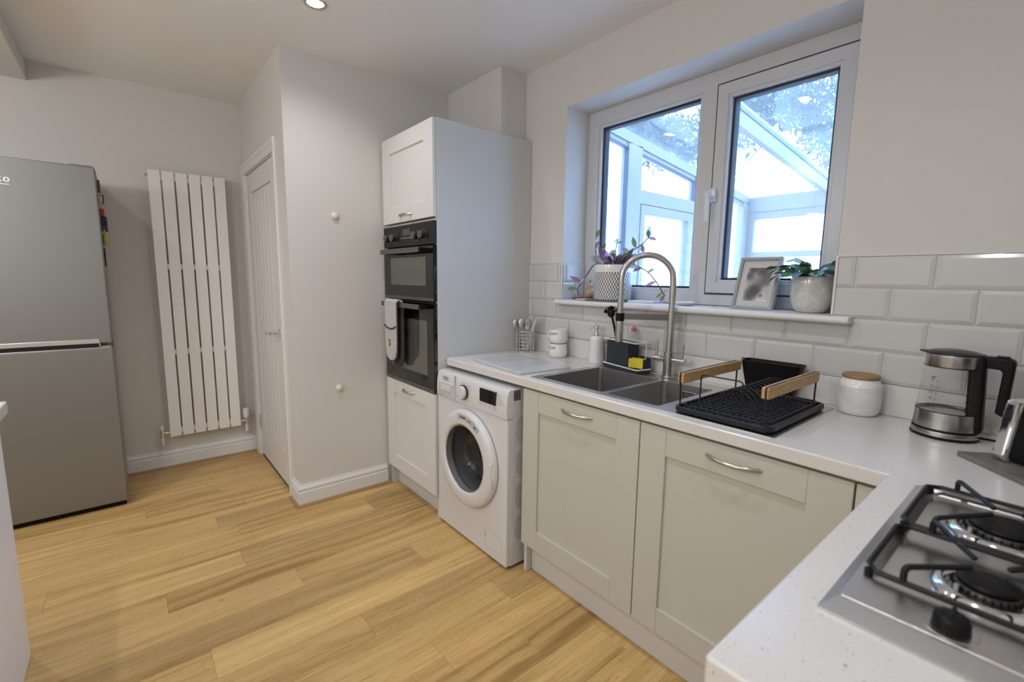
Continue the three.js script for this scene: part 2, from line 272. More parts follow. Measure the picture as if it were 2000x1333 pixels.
{ // cottage door of the larder
  const d = struct('door_1', 'white cottage door of vertical boards with a chrome lever handle'), L = -1.627, R = -0.865, T = 2.012;
  const arch = (q) => new THREE.Shape([[0, 0], [0.07, 0], [0.07, 0.014], [0.064, 0.018], [0.05, 0.019], [0.03, 0.0165], [0.016, 0.013], [0.008, 0.012], [0.003, 0.009], [0, 0.006]].map((p) => new THREE.Vector2(q * p[0], p[1])));
  const leg = (q) => extrude(arch(q), T + 0.075).rotateX(Math.PI / 2).translate(0, T + 0.075, 0);
  part('architrave', leg(1), M.trim, d, [-0.841, 0, ZP]); part('architrave', leg(-1), M.trim, d, [L - 0.024, 0, ZP]);
  part('architrave', [span(L - 0.093, -0.772, T + 0.008, T + 0.066, ZP, ZP + 0.0145, 0.003), span(L - 0.093, -0.772, T + 0.05, T + 0.0785, ZP, ZP + 0.0195, 0.004)], M.trim, d);
  part('jamb', [span(-1.66, L - 0.003, 0, T + 0.02, ZP - 0.1, ZP, 0.002), span(R + 0.003, -0.832, 0, T + 0.02, ZP - 0.1, ZP, 0.002), span(-1.66, -0.832, T + 0.004, T + 0.023, ZP - 0.1, ZP, 0.002)], M.trim, d);
  const z0 = ZP - 0.042, z1 = ZP - 0.004, st = 0.105;
  const leaf = part('door_leaf', [span(L, L + st, 0.012, T, z0, z1, 0.002), span(R - st, R, 0.012, T, z0, z1, 0.002), span(L + st, R - st, T - 0.125, T, z0, z1, 0.002), span(L + st, R - st, 0.012, 0.235, z0, z1, 0.002), span(L + st, R - st, 0.235, T - 0.125, z0 + 0.004, z0 + 0.018, 0)], M.door, d);
  const n = 6, w = (R - L - 2 * st) / n;
  for (let i = 0; i < n; i++) part('board', span(L + st + i * w + 0.0018, L + st + (i + 1) * w - 0.0018, 0.2355, T - 0.1255, z0 + 0.018, z1 - 0.006, 0.0075), M.door, leaf);
  const hd = new THREE.Group(); hd.name = 'handle'; d.add(hd); hd.position.set(-0.935, 0.985, z1);
  part('rose', cyl(0.026, 0.024, 0.008).rotateX(Math.PI / 2), M.chrome, hd, [0, 0, 0.004]);
  part('lever', [rod([0, 0, 0.006], [0, 0, 0.05], 0.009, 16), tube([[0.004, 0, 0.05], [-0.03, 0.002, 0.052], [-0.075, -0.003, 0.052], [-0.118, -0.012, 0.048]], 0.0085, 20, 12)], M.chrome, hd);
  for (const y of [1.81, 0.26]) part('hinge', [cyl(0.006, 0.006, 0.1, 12), mv(cbox(0.03, 0.095, 0.003, 0.0008), -0.016, 0, -0.004)], M.chrome, d, [L - 0.001, y, ZP + 0.001]);
}

// ---------------------------------------------------------------- window
{
  const w = struct('window_1', 'white plastic double-glazed window with a fixed pane and an opening sash'), zf = -0.176, zb = -0.246;
  const ring = (x0, x1, y0, y1, t, z0, z1, b) => { const f = Array.isArray(t) ? t : [t, t, t, t], s = rrect(x0, y0, x1, y1, 0); s.holes.push(rrect(x0 + f[0], y0 + f[2], x1 - f[1], y1 - f[3], 0)); return mv(extrude(s, z1 - z0, b), 0, 0, z0); };
  part('frame', [ring(WL, WR, 1.222, WT, [0.075, 0.05, 0.06, 0.075], zb, zf, 0.004), span(0.952, 1.03, 1.275, 2.178, zb, zf, 0.004)], M.upvc, w);
  part('glazing_bead', ring(0.348, 0.954, 1.28, 2.176, [0.016, 0.016, 0.016, 0.016], zf - 0.03, zf - 0.008, 0.004), M.upvc, w);
  part('gasket', ring(0.3625, 0.9395, 1.2945, 2.1615, 0.0115, zf - 0.066, zf - 0.028, 0), M.gasket, w);
  for (const z of [zf - 0.034, zf - 0.056]) part('pane', span(0.372, 0.930, 1.304, 2.152, z - 0.0005, z + 0.0005, 0), M.glass, w);
  const sash = new THREE.Group(); sash.name = 'sash'; w.add(sash);
  part('sash_frame', [ring(1.0285, 1.5425, 1.2785, 2.1795, 0.048, zf - 0.05, zf + 0.012, 0.005), ring(1.072, 1.499, 1.322, 2.136, 0.016, zf - 0.04, zf + 0.003, 0.004)], M.upvc, sash);
  part('gasket', [ring(1.0865, 1.4845, 1.3365, 2.1215, 0.0115, zf - 0.058, zf - 0.018, 0), ring(1.0215, 1.5495, 1.2715, 2.1865, 0.0075, zf - 0.01, zf + 0.002, 0)], M.gasket, sash);
  for (const z of [zf - 0.024, zf - 0.046]) part('pane', span(1.096, 1.475, 1.346, 2.112, z - 0.0005, z + 0.0005, 0), M.glass, sash);
  const h = new THREE.Group(); h.name = 'handle'; w.add(h); h.position.set(1.042, 1.712, zf + 0.012);
  part('handle_base', rbox(0.026, 0.062, 0.014, 0.006), M.white, h, [0, 0.0, 0.007]);
  part('lever', [rbox(0.026, 0.03, 0.034, 0.008), mv(rbox(0.016, 0.125, 0.012, 0.005), -0.006, -0.062, 0.022), mv(cyl(0.0085, 0.0085, 0.02, 16).rotateZ(Math.PI / 2), -0.016, 0.004, 0.008)], M.white, h, [0, 0.004, 0.028]);
  part('lock', cyl(0.004, 0.004, 0.002, 12).rotateZ(Math.PI / 2), M.black, h, [-0.0265, 0.008, 0.036]);
  const sill = new THREE.Shape(); sill.moveTo(-0.245, 1.194); sill.lineTo(0.01, 1.194); sill.lineTo(0.01, 1.22); sill.lineTo(-0.245, 1.22); sill.closePath();
  const board = extrude(sill, WR - WL).rotateY(-Math.PI / 2).translate(WR, 0, 0);
  const nose = new THREE.Shape(); nose.moveTo(0.0102, 1.194); nose.lineTo(0.046, 1.194); nose.absarc(0.046, 1.207, 0.013, -Math.PI / 2, Math.PI / 2); nose.lineTo(0.0102, 1.22); nose.closePath();
  part('window_sill', [board, extrude(nose, 1.6515 - 0.2666, 0.004).rotateY(-Math.PI / 2).translate(1.6515, 0, 0)], M.trim, w);
}

// ---------------------------------------------------------------- ceiling lamps and added fill pendants
DOWNLIGHTS.forEach(([x, z], i) => {
  const t = thing('ceiling_downlight', ['round recessed downlight with a metal rim in the ceiling, nearest the larder', 'round recessed downlight above the sink bowls', 'round recessed downlight above the gas hob end', 'round recessed downlight beyond the beam, nearest the fridge freezer', 'middle of three recessed downlights beyond the ceiling beam', 'recessed downlight beyond the beam, furthest from the fridge freezer'][i], 'light', [x, YC, z], 0, 'recessed ceiling downlights');
  part('rim', lathe([[0.034, 0.004], [0.034, -0.001], [0.0365, -0.004], [0.041, -0.0055], [0.0455, -0.005], [0.048, -0.002], [0.048, 0]], 40), M.nickel, t);
  part('lamp', cyl(0.0335, 0.0335, 0.004, 32), std([1, 1, 1], 0.5, 0, { emissive: lin(1, 0.97, 0.93), emissiveIntensity: 14 }), t, [0, 0.001, 0]);
  const s = new THREE.SpotLight(LAMP_COLOR, DOWNLIGHT_CD * (z > 2 ? 1.1 : 1), 0, 1.3, 0.9, 2); s.position.set(x, YC - 0.008, z); s.target.position.set(x, 0, z); s.castShadow = true; s.shadow.radius = 1; s.shadow.mapSize.set(1024, 1024);
  scene.add(s, s.target);
});
FILL_PENDANTS.forEach(([x, z], i) => {
  const t = thing('fill_pendant', `added unseen fill lamp, a white glass globe at the dining end, ${i ? 'furthest from' : 'nearest'} the fridge wall`, 'pendant light', [x, YC, z], 0, 'added fill lamps at the dining end');
  part('cord', rod([0, 0, 0], [0, -0.45, 0], 0.003), M.black, t); part('ceiling_rose', lathe([[0.05, 0], [0.048, -0.012], [0.03, -0.02], [0.004, -0.022]]), M.white, t);
  part('globe', new THREE.SphereGeometry(0.12, 32, 20), std([0.9, 0.88, 0.84], 0.5, 0, { emissive: lin(1, 0.93, 0.83), emissiveIntensity: 3 }), t, [0, -0.55, 0]);
  const p = new THREE.PointLight(LAMP_COLOR, FILL_PENDANT_CD); p.position.set(x, YC - 0.55, z); p.castShadow = true; p.shadow.radius = 6; scene.add(p);
});

// ---------------------------------------------------------------- fitted units
// shaker door, front face at z = 0, centred on x, bottom at y = 0
function shaker(name, w, h, mat, parent, pos, st = 0.097, rt = 0.09, rb = 0.09) {
  const t = 0.02, r = 0.009, d = new THREE.Group(); d.name = name; d.position.set(...pos); parent.add(d);
  part('stile', span(-w / 2, -w / 2 + st, 0, h, -t, 0, 0.0016), mat, d); part('stile', span(w / 2 - st, w / 2, 0, h, -t, 0, 0.0016), mat, d);
  part('rail', span(-w / 2 + st, w / 2 - st, h - rt, h, -t, -0.0004, 0.0016), mat, d); part('rail', span(-w / 2 + st, w / 2 - st, 0, rb, -t, -0.0004, 0.0016), mat, d);
  part('panel', span(-w / 2 + st - 0.004, w / 2 - st + 0.004, rb - 0.004, h - rt + 0.004, -t, -r, 0), mat, d);
  return d;
}
// bow handle, 150 mm
function bow(parent, pos, len = 0.152) {
  const k = [], n = 14; for (let i = 0; i <= n; i++) { const u = i / n * 2 - 1; k.push([u * len / 2, 0, 0.03 * (1 - u * u * u * u * 0.35 - u * u * 0.65)]); }
  const c = new THREE.CatmullRomCurve3(k.map((p) => V3(...p))), g = new THREE.TubeGeometry(c, 36, 0.0052, 10, false).scale(1, 1.25, 1);
  return part('handle', [g, mv(new THREE.SphereGeometry(0.006, 10, 8), -len / 2, 0, 0), mv(new THREE.SphereGeometry(0.006, 10, 8), len / 2, 0, 0)], M.nickel, parent, pos);
}
{
  const t = thing('oven_tower_cabinet', 'tall pale shaker cabinet housing the black double oven', 'cabinet', [-0.3, 0, 0]), z = 0.643;
  part('side_panel', span(0.282, 0.3, 0, 2.125, 0.002, z, 0.001), M.cabinetPlain, t); part('side_panel', span(-0.3, -0.282, 0, 2.125, 0.002, z, 0.001), M.cabinetPlain, t);
  part('top_panel', span(-0.282, 0.282, 2.107, 2.125, 0.002, z, 0.001), M.cabinetPlain, t);
  part('shelf', span(-0.282, 0.282, 1.624, 1.637, 0.06, z, 0.0008), M.cabinetPlain, t); part('shelf', span(-0.282, 0.282, 0.698, 0.712, 0.06, z, 0.0008), M.cabinetPlain, t);
  part('back_panel', span(-0.282, 0.282, 0.1, 2.1, 0.03, 0.038, 0), M.cabinetPlain, t);
  part('plinth', span(-0.298, 0.298, 0, 0.135, 0.58, 0.6, 0.001), M.cabinetPlain, t);
  bow(shaker('door', 0.595, 0.482, M.cabinetPale, t, [0, 1.641, 0.664]), [0, 0.034, 0], 0.13);
  bow(shaker('door', 0.595, 0.574, M.cabinetPale, t, [0, 0.134, 0.664], 0.097, 0.082), [0, 0.536, 0], 0.13);
}
{ // built-in double oven
  const t = thing('double_oven', 'black built-in double oven with glass doors and four knobs', 'oven', [-0.3, 0, 0]), F = 0.664;
  part('body', span(-0.278, 0.278, 0.714, 1.622, 0.1, 0.64, 0.002), M.black, t);
  const cp = part('control_panel', rspan(-0.296, 0.296, 1.504, 1.622, 0.64, F, 0.003), M.blackPanel, t);
  part('display', span(-0.045, 0.045, 1.565, 1.6, F - 0.001, F + 0.0004, 0), M.blackGloss, cp); part('button_strip', span(-0.075, 0.075, 1.5485, 1.552, F - 0.001, F + 0.0006, 0), M.steel, cp);
  const dialTex = canvasTex(128, 128, (c) => { c.fillStyle = '#1b1a19'; c.fillRect(0, 0, 128, 128); c.strokeStyle = '#d8d6d0'; c.lineWidth = 3; for (let i = 0; i < 22; i++) { const a = i / 22 * TAU; c.beginPath(); c.moveTo(64 + 48 * Math.cos(a), 64 + 48 * Math.sin(a)); c.lineTo(64 + 57 * Math.cos(a), 64 + 57 * Math.sin(a)); c.stroke(); } });
  const dial = std([1, 1, 1], 0.4, 0, { map: dialTex });
  for (const x of [-0.232, -0.145, 0.118, 0.196]) {
    part('dial_marking', new THREE.CircleGeometry(0.03, 32), dial, t, [x, 1.556, F + 0.0006]);
    const k = part('knob', lathe([[0, 0.026], [0.0175, 0.026], [0.0195, 0.0245], [0.021, 0.012], [0.0225, 0.008], [0.0225, 0]].map((p) => [p[0], p[1]]), 32).rotateX(Math.PI / 2), M.blackGloss, t, [x, 1.556, F]);
    part('knob_ring', new THREE.TorusGeometry(0.0188, 0.0007, 6, 32), M.steel, k, [0, 0, 0.0256]);
  }
  const door = (y0, y1, gx, gy0, gy1, hy) => {
    const s = rrect(-0.296, y0, 0.296, y1, 0.002); s.holes.push(rrect(-gx, gy0, gx, gy1, 0.006));
    const d = part('oven_door', mv(extrude(s, 0.022, 0.0012), 0, 0, F - 0.022), M.blackPanel, t);
    part('door_glass', span(-gx - 0.004, gx + 0.004, gy0 - 0.004, gy1 + 0.004, F - 0.012, F - 0.003, 0), std([0.55, 0.55, 0.51], 0.14, 0.2), d);
    part('outer_glass', span(-0.2955, 0.2955, y0 + 0.018, y1 - 0.004, F, F + 0.0012, 0), phys([0.7, 0.7, 0.69], 0.02, 0, { transmission: 1, thickness: 0, ior: 1.5 }), d);
    part('door_edge', span(-0.296, 0.296, y0, y0 + 0.017, F, F + 0.002, 0.0005), M.ovenHandle, d);
    const h = part('handle', rspan(-0.226, 0.231, hy - 0.0135, hy + 0.0135, 0.71, 0.722, 0.003), M.ovenHandle, d);
    for (const x of [-0.218, 0.223]) part('handle_bracket', span(x - 0.007, x + 0.007, hy - 0.012, hy + 0.012, F, 0.712, 0.002), M.black, h);
    part('side_edge', span(0.2962, 0.2975, y0, y1, 0.6, F - 0.002, 0), M.blackGloss, d);
  };
  door(1.207, 1.498, 0.213, 1.288, 1.442, 1.475);
  door(0.716, 1.198, 0.22, 0.80, 1.10, 1.176);
}
{ // oven glove over the lower handle
  const t = thing('oven_glove', 'light grey striped double oven glove with charcoal binding, hanging on the lower oven handle', 'oven glove', [-0.37, 1.19, 0.716]);
  const knit = canvasTex(256, 1024, (c, w, h) => { c.fillStyle = '#c9c7c4'; c.fillRect(0, 0, w, h); const r = rng(3); for (let i = 0; i < 7; i++) { c.strokeStyle = '#3f3e3d'; c.lineWidth = 5; c.setLineDash([26, 9]); c.lineDashOffset = i * 11; c.beginPath(); const x = (i + 0.5) * w / 7; c.moveTo(x, 0); for (let y = 0; y <= h; y += 16) c.lineTo(x + (Math.floor(y / 32) % 2 ? 3 : -3), y); c.stroke(); } c.setLineDash([]); for (let y = 0; y < h; y += 10) { c.fillStyle = `rgba(90,88,86,${0.08 + 0.1 * r()})`; c.fillRect(0, y, w, 3); } });
  const cloth = std([1, 1, 1], 0.95, 0, { map: knit }), bind = std([0.045, 0.043, 0.042], 0.9);
  // outline of one flap: rounded end, drawn downwards from the bar
  const flapGeo = (len, w, z0, z1, grow) => { const s = new THREE.Shape(), a = w / 2 + grow, l = len + grow; s.moveTo(-a, 0); s.lineTo(a, 0); s.bezierCurveTo(a * 0.98, -l * 0.5, a * 1.05, -l * 0.72, a * 0.9, -l * 0.86); s.bezierCurveTo(a * 0.72, -l * 1.0, -a * 0.5, -l * 1.04, -a * 0.82, -l * 0.88); s.bezierCurveTo(-a * 1.06, -l * 0.7, -a * 0.98, -l * 0.5, -a, 0); const g = mv(extrude(s, z1 - z0, 0.004, 3, 16), 0, 0, z0), u = g.attributes.uv, p = g.attributes.position; for (let i = 0; i < u.count; i++) u.setXY(i, p.getX(i) / w + 0.5, p.getY(i) / 0.37 + 1); return g; };
  const turn = (w) => { const n = 12, P = [], U = [], I = []; for (let i = 0; i <= n; i++) for (const s of [-1, 1]) for (const r of [0.010, 0.022]) { const a = Math.PI * i / n; P.push(s * w / 2, Math.sin(a) * r * 0.8, Math.cos(a) * r); U.push(s / 2 + 0.5, 0.05 * i / n); } for (let i = 0; i < n; i++) { const b = i * 4; for (const [p, q] of [[1, 3], [3, 2], [2, 0], [0, 1]]) I.push(b + p, b + 4 + p, b + q, b + q, b + 4 + p, b + 4 + q); } const g = new THREE.BufferGeometry(); g.setAttribute('position', new THREE.Float32BufferAttribute(P, 3)); g.setAttribute('uv', new THREE.Float32BufferAttribute(U, 2)); g.setIndex(I); const h = g.toNonIndexed(); h.computeVertexNormals(); return h; };
  part('fold', turn(0.145), cloth, t);
  part('front_flap', flapGeo(0.345, 0.148, 0.0085, 0.022, 0), cloth, t); part('binding', flapGeo(0.345, 0.148, 0.0105, 0.02, 0.006), bind, t);
  part('back_flap', flapGeo(0.385, 0.15, -0.024, -0.0095, 0), bind, t, [0.012, 0, 0]);
  const pk = []; for (let i = 0; i <= 12; i++) { const u = i / 6 - 1; pk.push([u * 0.073, -0.135 - 0.018 * (1 - u * u), 0.0245]); }
  part('pocket_edge', tube(pk, 0.0048, 24, 8), bind, t);
  part('pocket', flapGeo(0.34, 0.142, 0.02, 0.0235, 0).translate(0, 0, 0), cloth, t).visible = true;
  const tag = part('label_tag', cbox(0.02, 0.034, 0.0016, 0.0004), M.black, t, [-0.012, -0.235, 0.0248]);
  part('label_print', new THREE.PlaneGeometry(0.008, 0.022), std([0.75, 0.75, 0.75], 0.8), tag, [0, 0, 0.001]);
}
{ // sink-side base units
  const make = (name, label, x0, x1, endPanel) => {
    const t = thing(name, label, 'cabinet', [(x0 + x1) / 2, 0, 0]), w = x1 - x0, y0 = 0.142, y1 = 0.864;
    part('carcass', [span(-w / 2, -w / 2 + 0.018, endPanel ? 0 : y0, y1, 0.03, 0.573, 0.001), span(w / 2 - 0.018, w / 2, y0, y1, 0.03, 0.573, 0.001), span(-w / 2 + 0.018, w / 2 - 0.018, y0, y0 + 0.018, 0.03, 0.573, 0.001), span(-w / 2 + 0.018, w / 2 - 0.018, y0 + 0.018, y1, 0.03, 0.038, 0.001)], M.cabinetPlain, t);
    bow(shaker('door', w - 0.003, 0.716, M.cabinet, t, [0, 0.144, 0.594]), [0.012, 0.675, 0]);
    return t;
  };
  make('base_cabinet', 'ivory shaker base cabinet next to the washing machine, under the sink bowls', 0.637, 1.2385, true);
  make('base_cabinet', 'ivory shaker base cabinet in the corner, under the draining board', 1.2395, 1.8405, false);
  single('plinth', 'ivory plinth board along the floor under the two base cabinets', 'plinth', span(0.657, 1.9, 0.001, 0.14, 0.523, 0.5416, 0.001), M.cabinetPlain);
  const c = thing('hob_cabinet', 'ivory base unit carrying the gas hob on the return counter', 'cabinet', [0, 0, 0]);
  part('carcass', [span(1.94, 2.515, 0.142, 0.864, 0.602, 0.62, 0.001), span(1.94, 2.515, 0.142, 0.864, 1.372, 1.39, 0.001), span(1.94, 2.515, 0.142, 0.16, 0.62, 1.372, 0.001), span(2.497, 2.515, 0.16, 0.864, 0.62, 1.372, 0.001)], M.cabinetPlain, c);
  part('corner_post', span(1.8435, 1.94, 0.144, 0.86, 0.576, 0.594, 0.001), M.cabinet, c);
  const d1 = shaker('door', 0.385, 0.716, M.cabinet, c, [1.92, 0.144, 0.8]), d2 = shaker('door', 0.385, 0.716, M.cabinet, c, [1.92, 0.144, 1.19]); d1.rotation.y = d2.rotation.y = -Math.PI / 2;
  part('plinth', span(1.95, 1.968, 0.001, 0.14, 0.6, 1.39, 0.001), M.cabinetPlain, c);
}
{ // worktop, L-shaped, one continuous piece with a sink cut-out
  const t = thing('worktop', 'white speckled L-shaped worktop with rounded edge and upstand', 'worktop'), s = new THREE.Shape(), zf = 0.602, xc = 1.9, ze = 1.412;
  s.moveTo(0.002, 0.002); s.lineTo(2.518, 0.002); s.lineTo(2.518, ze); s.lineTo(xc + 0.006, ze); s.absarc(xc + 0.006, ze - 0.006, 0.006, Math.PI / 2, Math.PI); s.lineTo(xc, zf); s.lineTo(0.03, zf); s.absarc(0.03, zf - 0.028, 0.028, Math.PI / 2, Math.PI); s.closePath();
  s.holes.push(rrect(0.66, 0.08, 1.625, 0.545, 0.01)); s.holes.push(rrect(1.985, 0.68, 2.43, 1.19, 0.01));
  const g = plan(s, 0.907, 0.038, 0.0045, 3, 8), u = g.attributes.uv, p = g.attributes.position, n = g.attributes.normal;
  for (let i = 0; i < u.count; i++) u.setXY(i, p.getX(i) + (Math.abs(n.getX(i)) > 0.7 ? p.getY(i) : 0), p.getZ(i) + (Math.abs(n.getZ(i)) > 0.7 ? p.getY(i) : 0));
  part('top', g, M.worktop, t);
  part('upstand', span(0.002, 2.518, 0.907, 1.007, 0.0005, 0.019, 0.002), M.worktop, t);
}
{ // inset stainless sink
  const t = thing('kitchen_sink', 'stainless steel one and a half bowl inset sink with drainer', 'sink'), y = 0.9095;
  const s = rrect(0.642, 0.06, 1.642, 0.562, 0.012), B = [[0.684, 0.145, 1.018, 0.532, 0.205], [1.042, 0.15, 1.262, 0.53, 0.17]];
  for (const b of B) s.holes.push(rrect(b[0], b[1], b[2], b[3], 0.014));
  part('rim', plan(s, y, 0.0026, 0.0009, 2), M.steel, t);
  for (const b of B) {
    const o = rrect(b[0] - 0.002, b[1] - 0.002, b[2] + 0.002, b[3] + 0.002, 0.016); o.holes.push(rrect(b[0], b[1], b[2], b[3], 0.014));
    const w = part('bowl', [plan(o, y - 0.001, b[4]), plan(rrect(b[0] - 0.002, b[1] - 0.002, b[2] + 0.002, b[3] + 0.002, 0.016), y - b[4], 0.002)], M.steelDark, t);
    const x = (b[0] + b[2]) / 2;
    part('drain', lathe([[0, 0.003], [0.03, 0.003], [0.036, 0.002], [0.043, 0.0035], [0.045, 0]], 32), M.steel, w, [x, y - b[4], (b[1] + b[3]) / 2]);
    const ox = b[0] < 1 ? 0.952 : 1.16, ov = part('overflow', mv(extrude(rrect(-0.03, -0.0125, 0.03, 0.0125, 0.004), 0.0025, 0.0008), 0, 0, 0), M.steel, w, [ox, y - 0.042, b[1] + 0.0002]);
    part('overflow_slot', (() => { const q = rrect(-0.026, -0.0095, 0.026, 0.0095, 0.003); q.holes.push(rrect(-0.0235, -0.007, 0.0235, 0.007, 0.002)); return mv(extrude(q, 0.001), 0, 0, 0.0024); })(), M.black, ov);
  }
  for (let i = 0; i < 9; i++) part('drainer_rib', span(1.3, 1.6, 0, 0.0016, -0.004, 0.004, 0.0007), M.steel, t, [0, y, 0.16 + i * 0.04]);
}
{ // spring-style mixer tap with a pull-down spray
  const t = thing('mixer_tap', 'tall brushed steel mixer tap with an arched spout and two lever handles', 'tap', [1.016, 0.9095, 0.08]), ex = -0.158, ez = 0.15;
  part('base', lathe([[0, 0], [0.0275, 0], [0.0275, 0.004], [0.026, 0.006], [0.0222, 0.0075], [0.0222, 0.112], [0.0215, 0.113], [0.016, 0.113]], 40), M.brushed, t);
  part('riser', cyl(0.0165, 0.0165, 0.178, 32), M.brushed, t, [0, 0.2, 0]);
  const arc = [[0, 0.28, 0], [0, 0.35, 0]]; const yb = 0.425, R = 0.105; arc.push([0, yb - 0.02, 0]);
  for (let i = 1; i < 12; i++) { const a = Math.PI * (1 - i / 12); arc.push([ex * (0.5 + 0.5 * Math.cos(Math.PI - a) * -1) * 1, yb + R * Math.sin(a), ez * (0.5 - 0.5 * Math.cos(Math.PI - a))]); }
  for (const q of arc.slice(3)) { const u = q[2] / ez; q[0] = ex * u; }
  arc.push([ex, yb - 0.02, ez], [ex, 0.36, ez], [ex, 0.27, ez]);
  part('spout', tube(arc, 0.0135, 96, 16), M.brushed, t);
  part('holder_arm', (() => { const l = Math.hypot(ex, ez), g = cbox(l - 0.022, 0.026, 0.011, 0.002); g.rotateY(Math.atan2(-ez, ex)); return mv(g, ex / 2, 0.2645, ez / 2); })(), std([0.24, 0.235, 0.225], 0.34, 1), t);
  part('collar', cyl(0.0185, 0.0185, 0.034, 32), M.black, t, [ex, 0.2615, ez]);
  const sp = part('spray_head', lathe([[0.012, 0], [0.0165, 0.001], [0.0172, 0.004], [0.0172, 0.09], [0.0155, 0.0945]], 32), M.brushed, t, [ex, 0.15, ez]);
  part('spray_button', rbox(0.004, 0.042, 0.012, 0.0018), M.brushed, sp, [0.0125, 0.062, 0.0125], [0, -Math.PI / 4, 0]);
  for (const s of [-1, 1]) {
    part('lever_hub', [mv(cyl(0.0128, 0.0128, 0.06, 28).rotateZ(Math.PI / 2), s * 0.048, 0.078, 0)], M.brushed, t);
    part('lever', rod([s * 0.062, 0.088, 0], [s * 0.064, 0.152, -0.004], 0.0052, 14), M.brushed, t);
  }
}

// ---------------------------------------------------------------- appliances
function decal(parent, w, h, px, draw, pos, rot, name = 'print', rough = 0.5) {
  const tx = canvasTex(Math.round(w * px), Math.round(h * px), draw);
  return part(name, new THREE.PlaneGeometry(w, h), new THREE.MeshStandardMaterial({ map: tx, roughness: rough, transparent: true }), parent, pos, rot);
}
{ // washing machine
  const t = thing('washing_machine', 'white front-loading washing machine with a round glass door, under the worktop end', 'washing machine', [0.3, 0, 0]), F = 0.648, cy = 0.452;
  part('cabinet', [rspan(-0.296, 0.298, 0.79, 0.848, 0.06, 0.62, 0.006), span(-0.296, -0.286, 0.012, 0.8, 0.06, 0.63, 0.002), span(0.29, 0.298, 0.012, 0.71, 0.06, 0.62, 0.002), span(0.29, 0.2975, 0.70, 0.845, 0.06, 0.62, 0.001), span(-0.29, 0.295, 0.012, 0.8, 0.06, 0.07, 0), span(-0.29, 0.295, 0.012, 0.02, 0.06, 0.62, 0)], M.appliance, t);
  const fs = rrect(-0.296, 0.012, 0.298, 0.713, [0.008, 0.008, 0, 0]); fs.holes.push(new THREE.Path(Array.from({ length: 72 }, (_, i) => new THREE.Vector2(-0.004 + 0.19 * Math.cos(-i / 72 * TAU), cy + 0.19 * Math.sin(-i / 72 * TAU)))));
  part('front_panel', mv(extrude(fs, 0.032, 0.006, 3, 32), 0, 0, F - 0.032), M.appliance, t);
  // control fascia: leaning back towards the top
  const fa = part('fascia', (() => { const s = new THREE.Shape(); s.moveTo(0.57, 0.7145); s.lineTo(F + 0.004, 0.7145); s.bezierCurveTo(F + 0.01, 0.73, F + 0.008, 0.82, F - 0.006, 0.842); s.bezierCurveTo(F - 0.012, 0.849, F - 0.03, 0.85, 0.6, 0.85); s.lineTo(0.57, 0.85); return mv(extrude(s, 0.594, 0.004, 3, 12).rotateY(-Math.PI / 2), 0.298, 0, 0); })(), M.appliance, t);
  part('drawer_recess', span(-0.272, -0.135, 0.733, 0.792, F - 0.006, F + 0.0092, 0.002), std([0.55, 0.56, 0.58], 0.4), fa);
  part('drawer', [rspan(-0.274, -0.132, 0.784, 0.796, F, F + 0.0105, 0.002), mv(rbox(0.1, 0.03, 0.006, 0.002), -0.2, 0.766, F + 0.0088)], M.appliance, fa);
  part('drawer_seam', [span(-0.118, -0.1165, 0.7145, 0.842, F, F + 0.0086, 0), span(-0.29, -0.118, 0.7255, 0.7265, F, F + 0.0086, 0)], M.applianceGrey, fa);
  const dial = part('dial', lathe([[0, 0.022], [0.027, 0.022], [0.0305, 0.02], [0.0325, 0.012], [0.0325, 0]], 48).rotateX(Math.PI / 2), M.appliance, fa, [-0.034, 0.777, F + 0.007]);
  part('dial_ring', lathe([[0.0328, 0.001], [0.0375, 0.001], [0.037, 0.009], [0.0328, 0.01]], 48).rotateX(Math.PI / 2), M.blackGloss, dial);
  part('display', span(0.1, 0.222, 0.764, 0.826, F, F + 0.0092, 0), M.blackGloss, fa);
  const txt = (c, s, x, y, sz, col = '#55565a') => { c.fillStyle = col; c.font = `${sz}px sans-serif`; c.fillText(s, x, y); };
  decal(fa, 0.19, 0.115, 2200, (c, w, h) => { const L = ['Cottons', 'Cottons Eco', 'Synthetics', 'Daily', 'Mini 14', 'Hand Wash'], R = ['Woollens', 'Dark Care', 'Outdoor', 'Shirts', 'Spin', 'Rinse', 'Drum']; L.forEach((s, i) => txt(c, s, 20, 50 + i * 30, 15)); R.forEach((s, i) => txt(c, s, 285, 44 + i * 27, 15)); txt(c, 'On / Off', 165, 32, 14); c.strokeStyle = '#8b8c90'; c.lineWidth = 1.5; for (let i = 0; i < 14; i++) { const a = i / 14 * TAU; c.beginPath(); c.moveTo(w / 2 + 88 * Math.cos(a), h / 2 + 88 * Math.sin(a)); c.lineTo(w / 2 + 100 * Math.cos(a), h / 2 + 100 * Math.sin(a)); c.stroke(); } }, [-0.034, 0.777, F + 0.0098]);
  decal(fa, 0.09, 0.075, 2200, (c) => { for (let i = 0; i < 5; i++) { c.fillStyle = '#2c2d30'; c.fillRect(8, 34 + i * 24, 16, 6); txt(c, ['Prewash', 'Quick', 'Extra rinse', 'Anti-creasing', 'Pet hair'][i], 42, 41 + i * 24, 15); } }, [0.272 - 0.006, 0.797, F + 0.0098]);
  decal(fa, 0.15, 0.028, 2200, (c) => { ['Temp', 'Spin', 'Delay', 'Start'].forEach((s, i) => txt(c, s, 16 + i * 82, 26, 16)); c.strokeStyle = '#8b8c90'; c.lineWidth = 1.5; c.strokeRect(250, 6, 62, 30); }, [0.165, 0.747, F + 0.0102]);
